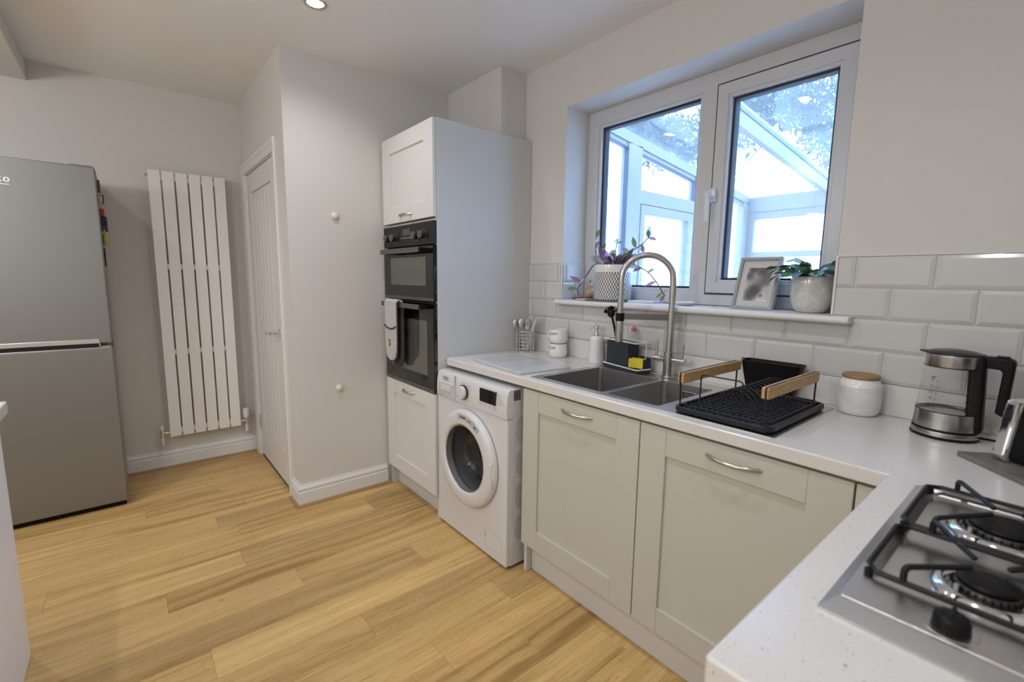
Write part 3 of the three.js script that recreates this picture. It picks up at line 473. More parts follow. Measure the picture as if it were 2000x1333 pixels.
  decal(fa, 0.075, 0.03, 3000, (c, w, h) => { c.fillStyle = '#5d5f64'; c.font = 'bold 62px sans-serif'; c.fillText('beko', 30, 60); c.fillRect(30, 72, 150, 7); }, [-0.2, 0.819, F + 0.0092], [-0.06, 0, 0], 'logo');
  decal(t, 0.11, 0.014, 2200, (c) => txt(c, '7kg 1400rpm', 20, 22, 17), [-0.225, 0.7195, F + 0.0075]);
  // door: ring, glass, seal, drum
  const d = part('porthole_door', lathe([[0.166, -0.004], [0.166, 0.026], [0.170, 0.034], [0.180, 0.038], [0.214, 0.037], [0.232, 0.031], [0.240, 0.022], [0.243, 0.01], [0.243, 0.001], [0.2, 0.0005]], 72).rotateX(Math.PI / 2), M.appliance, t, [-0.004, cy, F]);
  part('door_glass', lathe([[0.166, 0.026], [0.163, 0.02], [0.158, -0.01], [0.148, -0.06], [0.12, -0.095], [0.07, -0.112], [0, -0.118]], 64).rotateX(Math.PI / 2), M.smoke, d);
  part('chrome_ring', new THREE.TorusGeometry(0.1645, 0.0022, 8, 72), M.steel, d, [0, 0, 0.028]);
  part('door_handle', mv(rbox(0.02, 0.11, 0.01, 0.004), 0.2215, -0.012, 0.032), M.appliance, d);
  const lab = part('door_label', new THREE.RingGeometry(0.197, 0.226, 40, 1, 0.92, 0.85), std([0.48, 0.5, 0.53], 0.4), d, [0, 0, 0.0382]);
  for (const [a, w, m] of [[1.62, 0.02, 0], [1.5, 0.03, 0], [1.33, 0.012, 1], [1.26, 0.012, 1], [1.05, 0.022, 0]]) part('label_print', new THREE.RingGeometry(0.206, 0.216, 10, 1, a - w * 2, w * 4), m ? std([0.6, 0.08, 0.06], 0.5) : std([0.08, 0.08, 0.1], 0.5), lab, [0, 0, 0.0004]);
  part('door_seal', lathe([[0.19, -0.03], [0.172, -0.05], [0.168, -0.09], [0.178, -0.12], [0.2, -0.13]], 48).rotateX(Math.PI / 2), std([0.3, 0.31, 0.32], 0.5), t, [-0.004, cy, F]);
  const drum = part('drum', lathe([[0.2, 0], [0.235, -0.01], [0.235, -0.3], [0.1, -0.32], [0, -0.32]], 64).rotateX(Math.PI / 2), std([0.62, 0.62, 0.62], 0.28, 1), t, [-0.004, cy, F - 0.12]);
  const holes = new THREE.InstancedMesh(new THREE.CircleGeometry(0.0032, 8), M.black, 700), mt = new THREE.Matrix4(), q = new THREE.Quaternion(), e = new THREE.Euler();
  let c = 0; for (let i = 0; i < 50; i++) for (let j = 0; j < 14; j++) { const a = (i + (j % 2) * 0.5) / 50 * TAU; q.setFromEuler(e.set(0, 0, a)); const q2 = new THREE.Quaternion().setFromEuler(new THREE.Euler(0, -Math.PI / 2, 0)); mt.compose(V3(Math.cos(a) * 0.2344, Math.sin(a) * 0.2344, -0.03 - j * 0.019), q.clone().multiply(q2), V3(1, 1, 1)); holes.setMatrixAt(c++, mt); }
  holes.name = 'drum_hole'; holes.userData.kind = 'stuff'; drum.add(holes);
  for (const a of [0.4, 2.5, 4.6]) part('drum_paddle', (() => { const g = rbox(0.05, 0.04, 0.24, 0.015); mv(g, 0.222, 0, -0.16); return g.rotateZ(a); })(), std([0.42, 0.42, 0.42], 0.4, 0.6), drum);
  part('side_dent', [0, 1, 2, 3].map((i) => mv(extrude(rrect(-0.6, 0, -0.44, 0.125, 0.035), 0.0025, 0.001).rotateY(Math.PI / 2), 0.2965, 0.6 - i * 0.157, 0)), std([0.56, 0.57, 0.57], 0.45), t);
  part('service_flap', (() => { const s = rrect(0.135, 0.055, 0.265, 0.145, 0.004); s.holes.push(rrect(0.1362, 0.0562, 0.2638, 0.1438, 0.003)); return [mv(extrude(s, 0.001), 0, 0, F - 0.0004), span(0.14, 0.144, 0.098, 0.122, F, F + 0.002, 0.0005)]; })(), M.applianceGrey, t);
  part('foot', [-0.25, 0.25].map((x) => mv(cyl(0.02, 0.018, 0.014, 16), x, 0.007, 0.57)), M.black, t);
}
{ // fridge freezer
  const t = thing('fridge_freezer', 'tall brushed silver fridge freezer standing against the far wall', 'fridge freezer', [-1.235, 0, 2.277]), W = 0.3;
  part('cabinet', rspan(-0.49, -0.066, 0.04, 1.872, -W, W, 0.004), M.fridgeSide, t);
  part('door_seal', [span(-0.067, -0.056, 0.95, 1.86, -W + 0.012, W - 0.012, 0), span(-0.067, -0.056, 0.06, 0.92, -W + 0.012, W - 0.012, 0)], M.applianceGrey, t);
  const dr = (y0, y1) => { const g = extrude(rrect(-0.056, -W, 0, W, [0.002, 0.009, 0.009, 0.002]), y1 - y0, 0.003, 3, 8).rotateX(-Math.PI / 2); return mv(g.scale(1, 1, -1), 0, y0, 0); };
  const box = (y0, y1) => rspan(-0.056, 0, y0, y1, -W, W, 0.008, 4);
  const up = part('fridge_door', box(0.952, 1.884), M.fridge, t), low = part('freezer_door', box(0.032, 0.93), M.fridge, t);
  part('handle_trim', [span(-0.012, 0.004, 0.953, 0.977, -0.247, 0.247, 0.002), span(-0.012, 0.004, 0.935, 0.956, -0.249, -0.244, 0.001)], std([0.72, 0.69, 0.66], 0.3, 0.9), up);
  part('handle_recess', span(-0.05, -0.006, 0.931, 0.9535, -0.244, 0.244, 0.001), M.blackMatte, up);
  part('door_edge', [span(-0.05, 0.0006, 0.927, 0.9305, -0.292, 0.292, 0.001)], std([0.7, 0.7, 0.7], 0.3, 0.8), low);
  part('hinge', [span(-0.05, 0.002, 0.9315, 0.9365, -0.29, -0.25, 0.001), span(-0.07, -0.01, 1.884, 1.891, -0.29, -0.2, 0.002)], M.chrome, t);
  part('plinth_grille', span(-0.3, -0.03, 0.002, 0.034, -W + 0.01, W - 0.01, 0.002), M.black, t);
  part('edge_trim', span(-0.0575, -0.0565, 0.06, 1.875, -W - 0.0008, -W + 0.002, 0), M.black, t);
  const g = new TextGeometry('beko', { font, size: 0.03, depth: 0.0015, curveSegments: 4 }); g.computeBoundingBox();
  const logo = part('logo', [g, span(0.002, 0.094, -0.013, -0.009, 0, 0.0015, 0)], std([0.85, 0.85, 0.85], 0.4), up, [0.0002, 1.765, 0.125], [0, Math.PI / 2, 0]); logo.scale.set(1.12, 1, 1);
}
{ // magnets on the side of the fridge
  const zf = 1.9768, mag = (name, label, y, x, geo, c) => { const m = single(name, label, 'magnet', geo, std(c, 0.5), [x, y, zf], null, 'souvenir magnets on the fridge side'); return m; };
  const slab = (s, d) => { const g = extrude(s, d, 0.002); return g.rotateY(Math.PI); };
  const house = new THREE.Shape(); house.moveTo(-0.022, -0.03); house.lineTo(0.022, -0.03); house.lineTo(0.022, 0.012); house.lineTo(0, 0.034); house.lineTo(-0.022, 0.012); house.closePath();
  mag('fridge_magnet', 'terracotta red house-shaped magnet, topmost on the fridge side', 1.8, -1.33, slab(house, 0.012), [0.23, 0.06, 0.04]);
  const fish = new THREE.Shape(); fish.moveTo(-0.035, 0); fish.bezierCurveTo(-0.015, 0.028, 0.015, 0.022, 0.026, 0.004); fish.lineTo(0.042, 0.018); fish.lineTo(0.042, -0.018); fish.lineTo(0.026, -0.004); fish.bezierCurveTo(0.015, -0.022, -0.015, -0.028, -0.035, 0);
  mag('fridge_magnet', 'cream fish-shaped magnet under the red house magnet', 1.735, -1.345, slab(fish, 0.014), [0.62, 0.55, 0.38]);
  mag('fridge_magnet', 'brown clay disc magnet beside the cream fish magnet', 1.745, -1.43, cyl(0.026, 0.024, 0.02, 24).rotateX(Math.PI / 2).translate(0, 0, -0.01), [0.2, 0.1, 0.06]);
  mag('fridge_magnet', 'small bright red block magnet in the middle of the group', 1.665, -1.36, mv(rbox(0.026, 0.04, 0.018, 0.004), 0, 0, -0.009), [0.42, 0.03, 0.03]);
  mag('fridge_magnet', 'dark green square magnet right of the red block', 1.655, -1.45, mv(rbox(0.05, 0.045, 0.016, 0.004), 0, 0, -0.008), [0.05, 0.07, 0.05]);
  const star = new THREE.Shape(); for (let i = 0; i < 10; i++) { const a = i / 10 * TAU + 0.3, r = i % 2 ? 0.02 : 0.044; star[i ? 'lineTo' : 'moveTo'](r * Math.cos(a), r * Math.sin(a)); } star.closePath();
  mag('fridge_magnet', 'navy blue star-shaped magnet sticking out furthest', 1.6, -1.37, slab(star, 0.026), [0.03, 0.045, 0.09]);
  mag('fridge_magnet', 'tall mustard yellow bottle magnet, lowest of the souvenirs', 1.53, -1.345, lathe([[0, -0.045], [0.014, -0.045], [0.015, 0.01], [0.006, 0.022], [0.006, 0.04], [0, 0.041]], 16).scale(1, 1, 0.7).translate(0, 0, -0.0105), [0.42, 0.33, 0.06]);
  mag('fridge_magnet', 'thin black strip magnet below the yellow bottle magnet', 1.42, -1.34, mv(rbox(0.014, 0.1, 0.006, 0.002), 0, 0, -0.003), [0.02, 0.02, 0.02]);
}
{ // radiator: six flat vertical panels
  const t = thing('radiator', 'tall white vertical flat-panel radiator on the far wall', 'radiator', [-1.67, 0, 1.531]), y0 = 0.238, y1 = 1.985, z0 = -0.213, p = 0.0712;
  const rad = std([0.83, 0.815, 0.785], 0.4), g = rbox(0.011, y1 - y0, p - 0.0088, 0.003, 2);
  for (let i = 0; i < 6; i++) part('panel', g, rad, t, [-0.0055, (y0 + y1) / 2, z0 + (i + 0.5) * p - 0.0002]);
  for (const y of [0.275, 0.815, 1.38, 1.945]) part('header', rspan(-0.04, -0.011, y - 0.019, y + 0.019, -0.205, 0.205, 0.006, 2), rad, t);
  part('bracket', [0.6, 1.7].flatMap((y) => [-0.12, 0.12].map((z) => span(-0.089, -0.04, y - 0.02, y + 0.02, z - 0.01, z + 0.01, 0.001))), rad, t);
  part('bleed_plug', [cyl(0.007, 0.007, 0.022, 12).rotateX(Math.PI / 2).translate(-0.02, 1.953, 0.214), cyl(0.007, 0.007, 0.02, 12).rotateX(Math.PI / 2).translate(-0.02, 1.953, -0.216)], M.applianceGrey, t);
  const valve = (z, s, trv) => {
    const v = new THREE.Group(); v.name = 'valve'; t.add(v); v.position.set(-0.022, 0.262, z);
    part('valve_body', [rod([0, -0.02, 0], [0, 0.022, 0], 0.0095, 16), rod([0, 0.004, 0], [0, 0.004, s * 0.055], 0.008, 16), mv(cyl(0.013, 0.013, 0.012, 6).rotateX(Math.PI / 2), 0, 0.004, s * 0.028), mv(cyl(0.0125, 0.0125, 0.012, 6), 0, -0.018, 0)], M.chrome, v);
    part('valve_cap', trv ? lathe([[0, 0.096], [0.016, 0.096], [0.0195, 0.092], [0.0205, 0.05], [0.0175, 0.028], [0.013, 0.022], [0, 0.022]], 24) : lathe([[0, 0.056], [0.008, 0.055], [0.011, 0.048], [0.012, 0.022], [0, 0.022]], 20), M.trim, v);
    part('pipe', wire([[0, -0.02, 0], [0, -0.085, 0], [-0.067, -0.085, 0]], 0.0085, 0.02, 12), M.trim, v);
  };
  valve(0.252, -1, false); valve(-0.248, 1, true);
}
[[1.672, 0.946, 'upper'], [0.671, 0.956, 'lower']].forEach(([y, z, k]) => single('door_stop', `${k} of two round white rubber door stops on the larder wall`, 'door stop', lathe([[0, 0.02], [0.008, 0.0195], [0.016, 0.016], [0.0205, 0.008], [0.021, 0.002], [0.022, 0]], 28).rotateZ(-Math.PI / 2), std([0.74, 0.71, 0.58], 0.5), [XP, y, z], null, 'rubber wall door stops'));
{ // white unit at the left edge
  const t = thing('peninsula_cabinet', 'white end of a counter unit at the left edge of the view', 'cabinet', [0, 0, 0]);
  part('end_panel', span(-0.066, 1.1, 0.002, 0.866, 2.248, 2.27, 0.002), std([0.9, 0.9, 0.93], 0.4), t); part('side_panel', span(-0.066, -0.046, 0.002, 0.866, 2.27, 2.86, 0.002), M.white, t); part('carcass', span(-0.046, 1.1, 0.14, 0.864, 2.27, 2.84, 0.002), M.cabinetPlain, t);
  single('peninsula_worktop', 'white worktop on the counter unit at the left edge', 'worktop', plan(rrect(-0.088, 2.226, 1.12, 2.88, 0.008), 0.908, 0.04, 0.004, 3), M.worktop);
}

// ---------------------------------------------------------------- things on the counter
const WY = 0.907, SY = 0.9095;
{ // marble board
  const tex = dataTex(256, 256, (x, y) => { const w = fbm(x / 60, y / 60, 71, 4), v = Math.abs(Math.sin((x * 0.02 + y * 0.03 + w * 7))), k = Math.pow(1 - v, 8); const b = 226 - 22 * w - 30 * k; return [b, b, b + 1]; }, true, THREE.MirroredRepeatWrapping); tex.repeat.set(3, 3);
  single('chopping_board', 'pale grey marble chopping board lying on the worktop beside the sink', 'chopping board', plan(rrect(-0.218, -0.15, 0.218, 0.15, 0.012), 0.0125, 0.0125, 0.003, 3), phys([0.80, 0.80, 0.785], 0.2, 0, { map: tex }), [0.393, WY + 0.0002, 0.408], [0, -0.1, 0]);
}
{ // cutlery basket and its contents
  const cx = 0.088, cz = 0.108, R = 0.052, t = thing('cutlery_basket', 'round chrome wire basket full of cutlery by the oven cabinet', 'cutlery holder', [cx, WY, cz]);
  const ring = (y, r, w) => new THREE.TorusGeometry(r, w, 8, 40).rotateX(Math.PI / 2).translate(0, y, 0);
  part('base_ring', ring(0.004, R, 0.0035), M.chrome, t); part('base_plate', mv(cyl(R - 0.002, R - 0.002, 0.002, 32), 0, 0.006, 0), M.chrome, t);
  part('hoop', [0.022, 0.042, 0.062, 0.082, 0.102].map((y) => ring(y, R, 0.0021)), M.chrome, t); part('rim', ring(0.122, R + 0.001, 0.0026), M.chrome, t);
  part('upright', Array.from({ length: 14 }, (_, i) => { const a = i / 14 * TAU; return rod([R * Math.cos(a), 0.004, R * Math.sin(a)], [(R + 0.001) * Math.cos(a), 0.122, (R + 0.001) * Math.sin(a)], 0.002, 6); }), M.chrome, t);
  const stemGeo = (w0, w1, l) => { const s = new THREE.Shape(); s.moveTo(-w0, 0); s.bezierCurveTo(-w0, l * 0.4, -w1, l * 0.6, -w1, l); s.lineTo(w1, l); s.bezierCurveTo(w1, l * 0.6, w0, l * 0.4, w0, 0); s.closePath(); return extrude(s, 0.002, 0.0006); };
  const bowlGeo = (w, l) => { const g = new THREE.SphereGeometry(1, 16, 8, 0, TAU, 0, Math.PI / 2).rotateX(Math.PI / 2).scale(w, l, 0.007); return mv(g, 0, l * 0.95, 0); };
  const fork = () => { const o = new THREE.Group(); part('fork_handle', stemGeo(0.0085, 0.003, 0.125), M.steel, o); part('fork_head', [mv(extrude(rrect(-0.012, 0, 0.012, 0.026, [0.008, 0.008, 0.002, 0.002]), 0.002, 0.0006), 0, 0.123, 0), ...[-0.0098, -0.0033, 0.0033, 0.0098].map((x) => mv(rbox(0.0034, 0.042, 0.002, 0.0009), x, 0.168, 0.001))], M.steel, o); return o; };
  const spoon = () => { const o = new THREE.Group(); part('spoon_handle', stemGeo(0.0085, 0.0032, 0.13), M.steel, o); part('spoon_bowl', mv(bowlGeo(0.021, 0.03), 0, 0.127, 0), M.steel, o); return o; };
  const knife = () => { const o = new THREE.Group(); part('knife_handle', mv(rbox(0.016, 0.095, 0.005, 0.0022), 0, 0.0475, 0), M.steel, o); const s = new THREE.Shape(); s.moveTo(-0.008, 0.094); s.lineTo(0.008, 0.094); s.lineTo(0.0095, 0.17); s.bezierCurveTo(0.009, 0.195, 0.002, 0.206, -0.006, 0.21); s.closePath(); part('knife_blade', extrude(s, 0.0015, 0.0005), M.steel, o); return o; };
  const kinds = { fork, spoon, knife }, proto = {};
  const list = [['spoon', -0.03, 0.012, -0.28, 'spoon leaning out furthest to the left of the basket', 1.2], ['fork', -0.02, -0.012, -0.16, 'fork with its tines up, left of the two forks at the front', 0.9], ['spoon', -0.006, 0.02, -0.06, 'tall spoon standing in the front middle of the wire basket', 1.0], ['fork', 0.0, -0.024, 0.02, 'fork standing upright at the back of the wire basket', 0.8], ['spoon', 0.012, -0.004, 0.1, 'spoon behind the forks with its bowl facing the window', 1.1], ['fork', 0.018, 0.018, 0.12, 'fork leaning slightly right at the front of the basket', 0.85], ['knife', 0.022, -0.018, 0.26, 'table knife leaning right with its blade up', 1.0], ['knife', 0.03, 0.006, 0.34, 'table knife leaning furthest right out of the basket', 0.7]];
  for (const [k, x, z, tilt, label, turn] of list) {
    const o = proto[k] ? proto[k].clone() : (proto[k] = kinds[k]()); o.name = numbered('table_' + k); scene.add(o);
    o.position.set(cx + x * 0.7, WY + 0.0095, cz + z * 0.7); o.rotation.set(0, turn, 0); o.quaternion.premultiply(new THREE.Quaternion().setFromAxisAngle(V3(0.56, 0, -0.83).normalize().cross(V3(0, 1, 0)).normalize(), 0)).premultiply(new THREE.Quaternion().setFromAxisAngle(V3(-0.56, 0, -0.83), tilt * 0.75));
    o.userData = { label, category: k, group: 'cutlery in the wire basket' };
  }
}
{ // two stacked mugs
  const prof = [[0, 0.002], [0.036, 0], [0.042, 0.002], [0.0475, 0.012], [0.0505, 0.025], [0.0485, 0.045], [0.0455, 0.07], [0.0455, 0.076], [0.044, 0.0765], [0.0425, 0.074], [0.0455, 0.04], [0.046, 0.02], [0.04, 0.008], [0, 0.007]];
  const mug = (y, word, label) => {
    const t = thing('mug', label, 'mug', [0.342, WY + y, 0.088], 0, 'two stacked white mugs');
    part('body', lathe(prof, 56), M.ceramic, t);
    const h = part('handle', tube([[0.044, 0.062, 0], [0.062, 0.062, 0], [0.074, 0.047, 0], [0.069, 0.03, 0], [0.056, 0.021, 0], [0.046, 0.021, 0]], 0.0052, 32, 10), M.ceramic, t); h.rotation.y = 3.24;
    const tx = canvasTex(512, 256, (c) => { c.font = 'italic 118px serif'; c.fillStyle = '#16181c'; c.transform(0.78, -0.09, -0.12, 1, 20, 20); c.fillText(word, 50, 150); });
    part('lettering', new THREE.CylinderGeometry(0.0471, 0.0497, 0.04, 24, 1, true, 0.3 - 0.62, 1.24), new THREE.MeshStandardMaterial({ map: tx, transparent: true, roughness: 0.4 }), t, [0, 0.052, 0]);
  };
  mug(0, 'Daddy', 'lower of two stacked white mugs, lettered Daddy'); mug(0.0775, 'Mummy', 'upper of two stacked white mugs, lettered Mummy');
}
{ // soap dispenser
  const t = thing('soap_dispenser', 'ribbed white ceramic soap bottle with a chrome pump left of the sink caddy', 'soap dispenser', [0.588, WY, 0.06]), P = [[0, 0], [0.036, 0], [0.0385, 0.003]];
  for (let i = 0; i < 19; i++) { const y = 0.006 + i * 0.0063, r = 0.0392 - 0.006 * Math.pow(i / 18, 1.5); P.push([r - 0.0011, y], [r + 0.0012, y + 0.0032]); }
  P.push([0.031, 0.128], [0.03, 0.137], [0.024, 0.1395], [0.014, 0.14], [0, 0.14]);
  part('bottle', lathe(P, 48), M.ceramic, t);
  part('pump', [lathe([[0.0155, 0.139], [0.0155, 0.155], [0.013, 0.158], [0.0095, 0.16], [0.006, 0.163], [0.006, 0.175], [0.0135, 0.176], [0.0145, 0.18], [0.0145, 0.192], [0.0125, 0.195], [0, 0.195]], 32), rod([0, 0.184, 0], [-0.024, 0.184, 0.016], 0.0045, 12), rod([-0.024, 0.184, 0.016], [-0.028, 0.175, 0.0185], 0.004, 12)], M.chrome, t);
}
{ // sink caddy
  const t = thing('sink_caddy', 'navy plastic sink tidy with white rims behind the left bowl', 'sink caddy', [0.655, SY, 0.088], -0.235);   // local x along its length, -z to the wall
  const tub = (x0, x1, z0, z1, y0, y1, r, w = 0.0025) => { const s = rrect(x0, z0, x1, z1, r); s.holes.push(rrect(x0 + w, z0 + w, x1 - w, z1 - w, Math.max(0.001, r - w))); return [plan(s, y1, y1 - y0), plan(rrect(x0 + 0.0005, z0 + 0.0005, x1 - 0.0005, z1 - 0.0005, r), y0 + w, w)]; };
  const lip = (x0, x1, z0, z1, y, r, w) => { const s = rrect(x0 - 0.003, z0 - 0.003, x1 + 0.003, z1 + 0.003, r + 0.003); s.holes.push(rrect(x0 + w, z0 + w, x1 - w, z1 - w, r)); return plan(s, y, 0.006, 0.002); };
  part('tray', tub(0, 0.25, -0.088, 0, 0.001, 0.016, 0.012), M.navy, t); part('tray_rim', lip(0, 0.25, -0.088, 0, 0.0205, 0.012, 0.004), M.ceramic, t);
  part('container', tub(0.012, 0.175, -0.08, -0.008, 0.0165, 0.128, 0.01), M.navy, t); part('container_rim', lip(0.0, 0.235, -0.086, -0.002, 0.14, 0.008, 0.008), M.ceramic, t);
  part('rim_leg', [span(0.003, 0.0075, 0.02, 0.135, -0.05, -0.04, 0.001), span(0.215, 0.2195, 0.05, 0.135, -0.086, -0.078, 0.001)], M.ceramic, t);
  part('divider', span(0.176, 0.2475, 0.0165, 0.07, -0.086, -0.081, 0.001), M.navy, t); part('end_wall', span(0.243, 0.2475, 0.0165, 0.062, -0.081, -0.03, 0.001), M.navy, t);
  const rot = (x, y, z) => t.localToWorld(V3(x, y, z)); t.updateMatrixWorld();
  const p = rot(0.045, 0.022, -0.045), b = thing('dish_brush', 'black dish brush standing in the sink caddy with its bristle head up', 'dish brush', p.toArray());
  part('handle', tube([[0.008, 0, 0], [0.004, 0.06, 0], [-0.004, 0.12, 0], [-0.02, 0.19, 0.003], [-0.03, 0.222, 0.006]], 0.0056, 32, 10), M.black, b);
  const head = part('brush_head', mv(new THREE.SphereGeometry(0.02, 20, 14).scale(1, 1.1, 0.8), -0.034, 0.238, 0.008), M.black, b);
  const br = []; const rr = rng(2); for (let i = 0; i < 46; i++) { const a = -0.5 + 2.9 * rr() + 0.8, e = (rr() - 0.5) * 1.3, d = V3(Math.cos(a) * Math.cos(e), Math.sin(a) * Math.cos(e), Math.sin(e)); br.push(rod([-0.034 + d.x * 0.014, 0.238 + d.y * 0.014, 0.008 + d.z * 0.012], [-0.034 + d.x * 0.036, 0.238 + d.y * 0.036, 0.008 + d.z * 0.034], 0.0026, 6)); }
  part('bristle_tuft', br, M.black, head).userData.kind = 'stuff';
  const q = rot(0.213, 0.0215, -0.035), s = new THREE.Shape(); s.moveTo(-0.034, -0.021); s.lineTo(0.034, -0.021); s.quadraticCurveTo(0.026, 0, 0.034, 0.021); s.lineTo(-0.034, 0.021); s.quadraticCurveTo(-0.024, 0, -0.034, -0.021);
  const sg = plan(s, 0.044, 0.0435, 0.004, 3);
  single('sponge', 'yellow waisted washing-up sponge lying in the sink caddy', 'sponge', sg, std([0.72, 0.58, 0.05], 0.95, 0, { bumpMap: plasterBump, bumpScale: 0.002 }), q.toArray(), [0, 0.25, 0]);
  const c = thing('detergent_bottle', 'clear plastic washing-up liquid bottle with a pink cap, behind the sink caddy', 'bottle', [0.792, SY, 0.034]);
  part('bottle_body', lathe([[0, 0.001], [0.022, 0.001], [0.0255, 0.006], [0.026, 0.12], [0.0255, 0.15], [0.02, 0.166], [0.011, 0.174], [0.0105, 0.184]], 32), M.clear, c);
  part('liquid', lathe([[0, 0.003], [0.021, 0.003], [0.0245, 0.007], [0.0248, 0.09], [0, 0.09]], 32), phys([0.75, 0.8, 0.82], 0.05, 0, { transmission: 0.8, thickness: 0 }), c);
  part('collar', mv(cyl(0.012, 0.012, 0.008, 24), 0, 0.181, 0), std([0.3, 0.32, 0.33], 0.4), c); part('cap', lathe([[0, 0.203], [0.007, 0.203], [0.0105, 0.199], [0.0115, 0.186], [0, 0.185]], 24), std([0.78, 0.16, 0.2], 0.4), c);
}
{ // drying rack
  const t = thing('dish_rack', 'black wire dish rack with bamboo handles on a ribbed drip tray', 'dish rack', [0, SY + 0.0018, 0]), x0 = 1.327, x1 = 1.63, z0 = 0.105, z1 = 0.552;
  const o = rrect(x0, z0, x1, z1, 0.03); o.holes.push(rrect(x0 + 0.012, z0 + 0.012, x1 - 0.012, z1 - 0.012, 0.02));
  const tray = part('drip_tray', [plan(o, 0.02, 0.018, 0.005, 4), plan(rrect(x0 + 0.003, z0 + 0.003, x1 - 0.003, z1 - 0.003, 0.028), 0.008, 0.006)], M.blackMatte, t);
  for (let i = 0; i < 15; i++) part('rib', span(x0 + 0.014 + i * 0.0193, x0 + 0.022 + i * 0.0193, 0.0075, 0.012, z0 + 0.02, z1 - 0.02, 0.002), M.blackMatte, tray);
  const wr = new THREE.Group(); wr.name = 'wire_basket'; t.add(wr);
  part('wire_frame', [wire([[x0 + 0.02, 0.024, z0 + 0.02], [x1 - 0.02, 0.024, z0 + 0.02], [x1 - 0.02, 0.024, z1 - 0.02], [x0 + 0.02, 0.024, z1 - 0.02]], 0.0026, 0.02, 8, true)], M.blackMatte, wr);
  for (let i = 0; i < 13; i++) part('wire', rod([x0 + 0.02, 0.022, z0 + 0.045 + i * 0.0285], [x1 - 0.02, 0.022, z0 + 0.045 + i * 0.0285], 0.0016, 6), M.blackMatte, wr);
  for (let i = 0; i < 10; i++) { const z = 0.178 + i * 0.032; part('plate_hoop', wire([[1.418, 0.024, z], [1.434, 0.066, z], [1.487, 0.096, z - 0.012], [1.54, 0.066, z], [1.556, 0.024, z]], 0.002, 0.03, 6), M.blackMatte, wr); }
  for (const z of [0.515]) part('end_loop', wire([[1.4, 0.022, z], [1.4, 0.128, z], [1.53, 0.128, z], [1.53, 0.022, z]], 0.0024, 0.012, 8), M.blackMatte, wr);
  for (const x of [1.352, 1.61]) {
    part('handle_wire', wire([[x, 0.02, 0.548], [x, 0.131, 0.552], [x, 0.131, 0.166], [x, 0.02, 0.168]], 0.0028, 0.014, 8), M.blackMatte, wr);
    part('bamboo_handle', (() => { const g = extrude(rrect(-0.198, 0, 0.198, 0.034, 0.006), 0.009, 0.0015, 2).rotateY(Math.PI / 2); const u = g.attributes.uv, p = g.attributes.position; for (let i = 0; i < u.count; i++) u.setXY(i, p.getY(i), p.getZ(i)); return g; })(), M.bamboo, t, [x < 1.5 ? x + 0.0035 : x - 0.0115, 0.098, 0.359]);
    part('bamboo_handle', (() => { const g = extrude(rrect(-0.198, 0, 0.198, 0.034, 0.006), 0.004, 0.001, 2).rotateY(Math.PI / 2); const u = g.attributes.uv, p = g.attributes.position; for (let i = 0; i < u.count; i++) u.setXY(i, p.getY(i), p.getZ(i)); return g; })(), M.bamboo, t, [x < 1.5 ? x - 0.007 : x + 0.003, 0.098, 0.359]);
  }
  const b = thing('cutlery_drainer', 'black plastic tapered cutlery pot hanging on the back of the dish rack', 'cutlery drainer', [1.433, SY, 0.064]), n = 2;
  const lv = (y, w, d) => [-1, 1].flatMap(() => 0) && [y, w, d];
  // rounded tapered tub as a loft of rounded rectangles
  const loft = (L) => { const P = [], I = [], m = 40; for (const [y, w, d, r] of L) { const pts = rrect(-w / 2, -d / 2, w / 2, d / 2, r).getSpacedPoints(m); for (let i = 0; i < m; i++) P.push(pts[i].x, y, pts[i].y); } for (let k = 0; k + 1 < L.length; k++) for (let i = 0; i < m; i++) { const a = k * m + i, q = k * m + (i + 1) % m; I.push(a, a + m, q, q, a + m, q + m); } const g = new THREE.BufferGeometry(); g.setAttribute('position', new THREE.Float32BufferAttribute(P, 3)); g.setIndex(I); g.computeVertexNormals(); g.setAttribute('uv', new THREE.Float32BufferAttribute(new Float32Array(P.length / 3 * 2), 2)); return g; };
  part('tub', loft([[0.016, 0.02, 0.02, 0.008], [0.014, 0.158, 0.046, 0.014], [0.017, 0.166, 0.052, 0.016], [0.124, 0.206, 0.07, 0.014], [0.1245, 0.212, 0.076, 0.016], [0.128, 0.212, 0.076, 0.016], [0.128, 0.205, 0.069, 0.014], [0.02, 0.162, 0.047, 0.014], [0.018, 0.02, 0.02, 0.008]]), M.black, b);
  part('hook', span(-0.1, -0.092, 0.118, 0.138, 0.026, 0.044, 0.0015), M.applianceGrey, b);
}
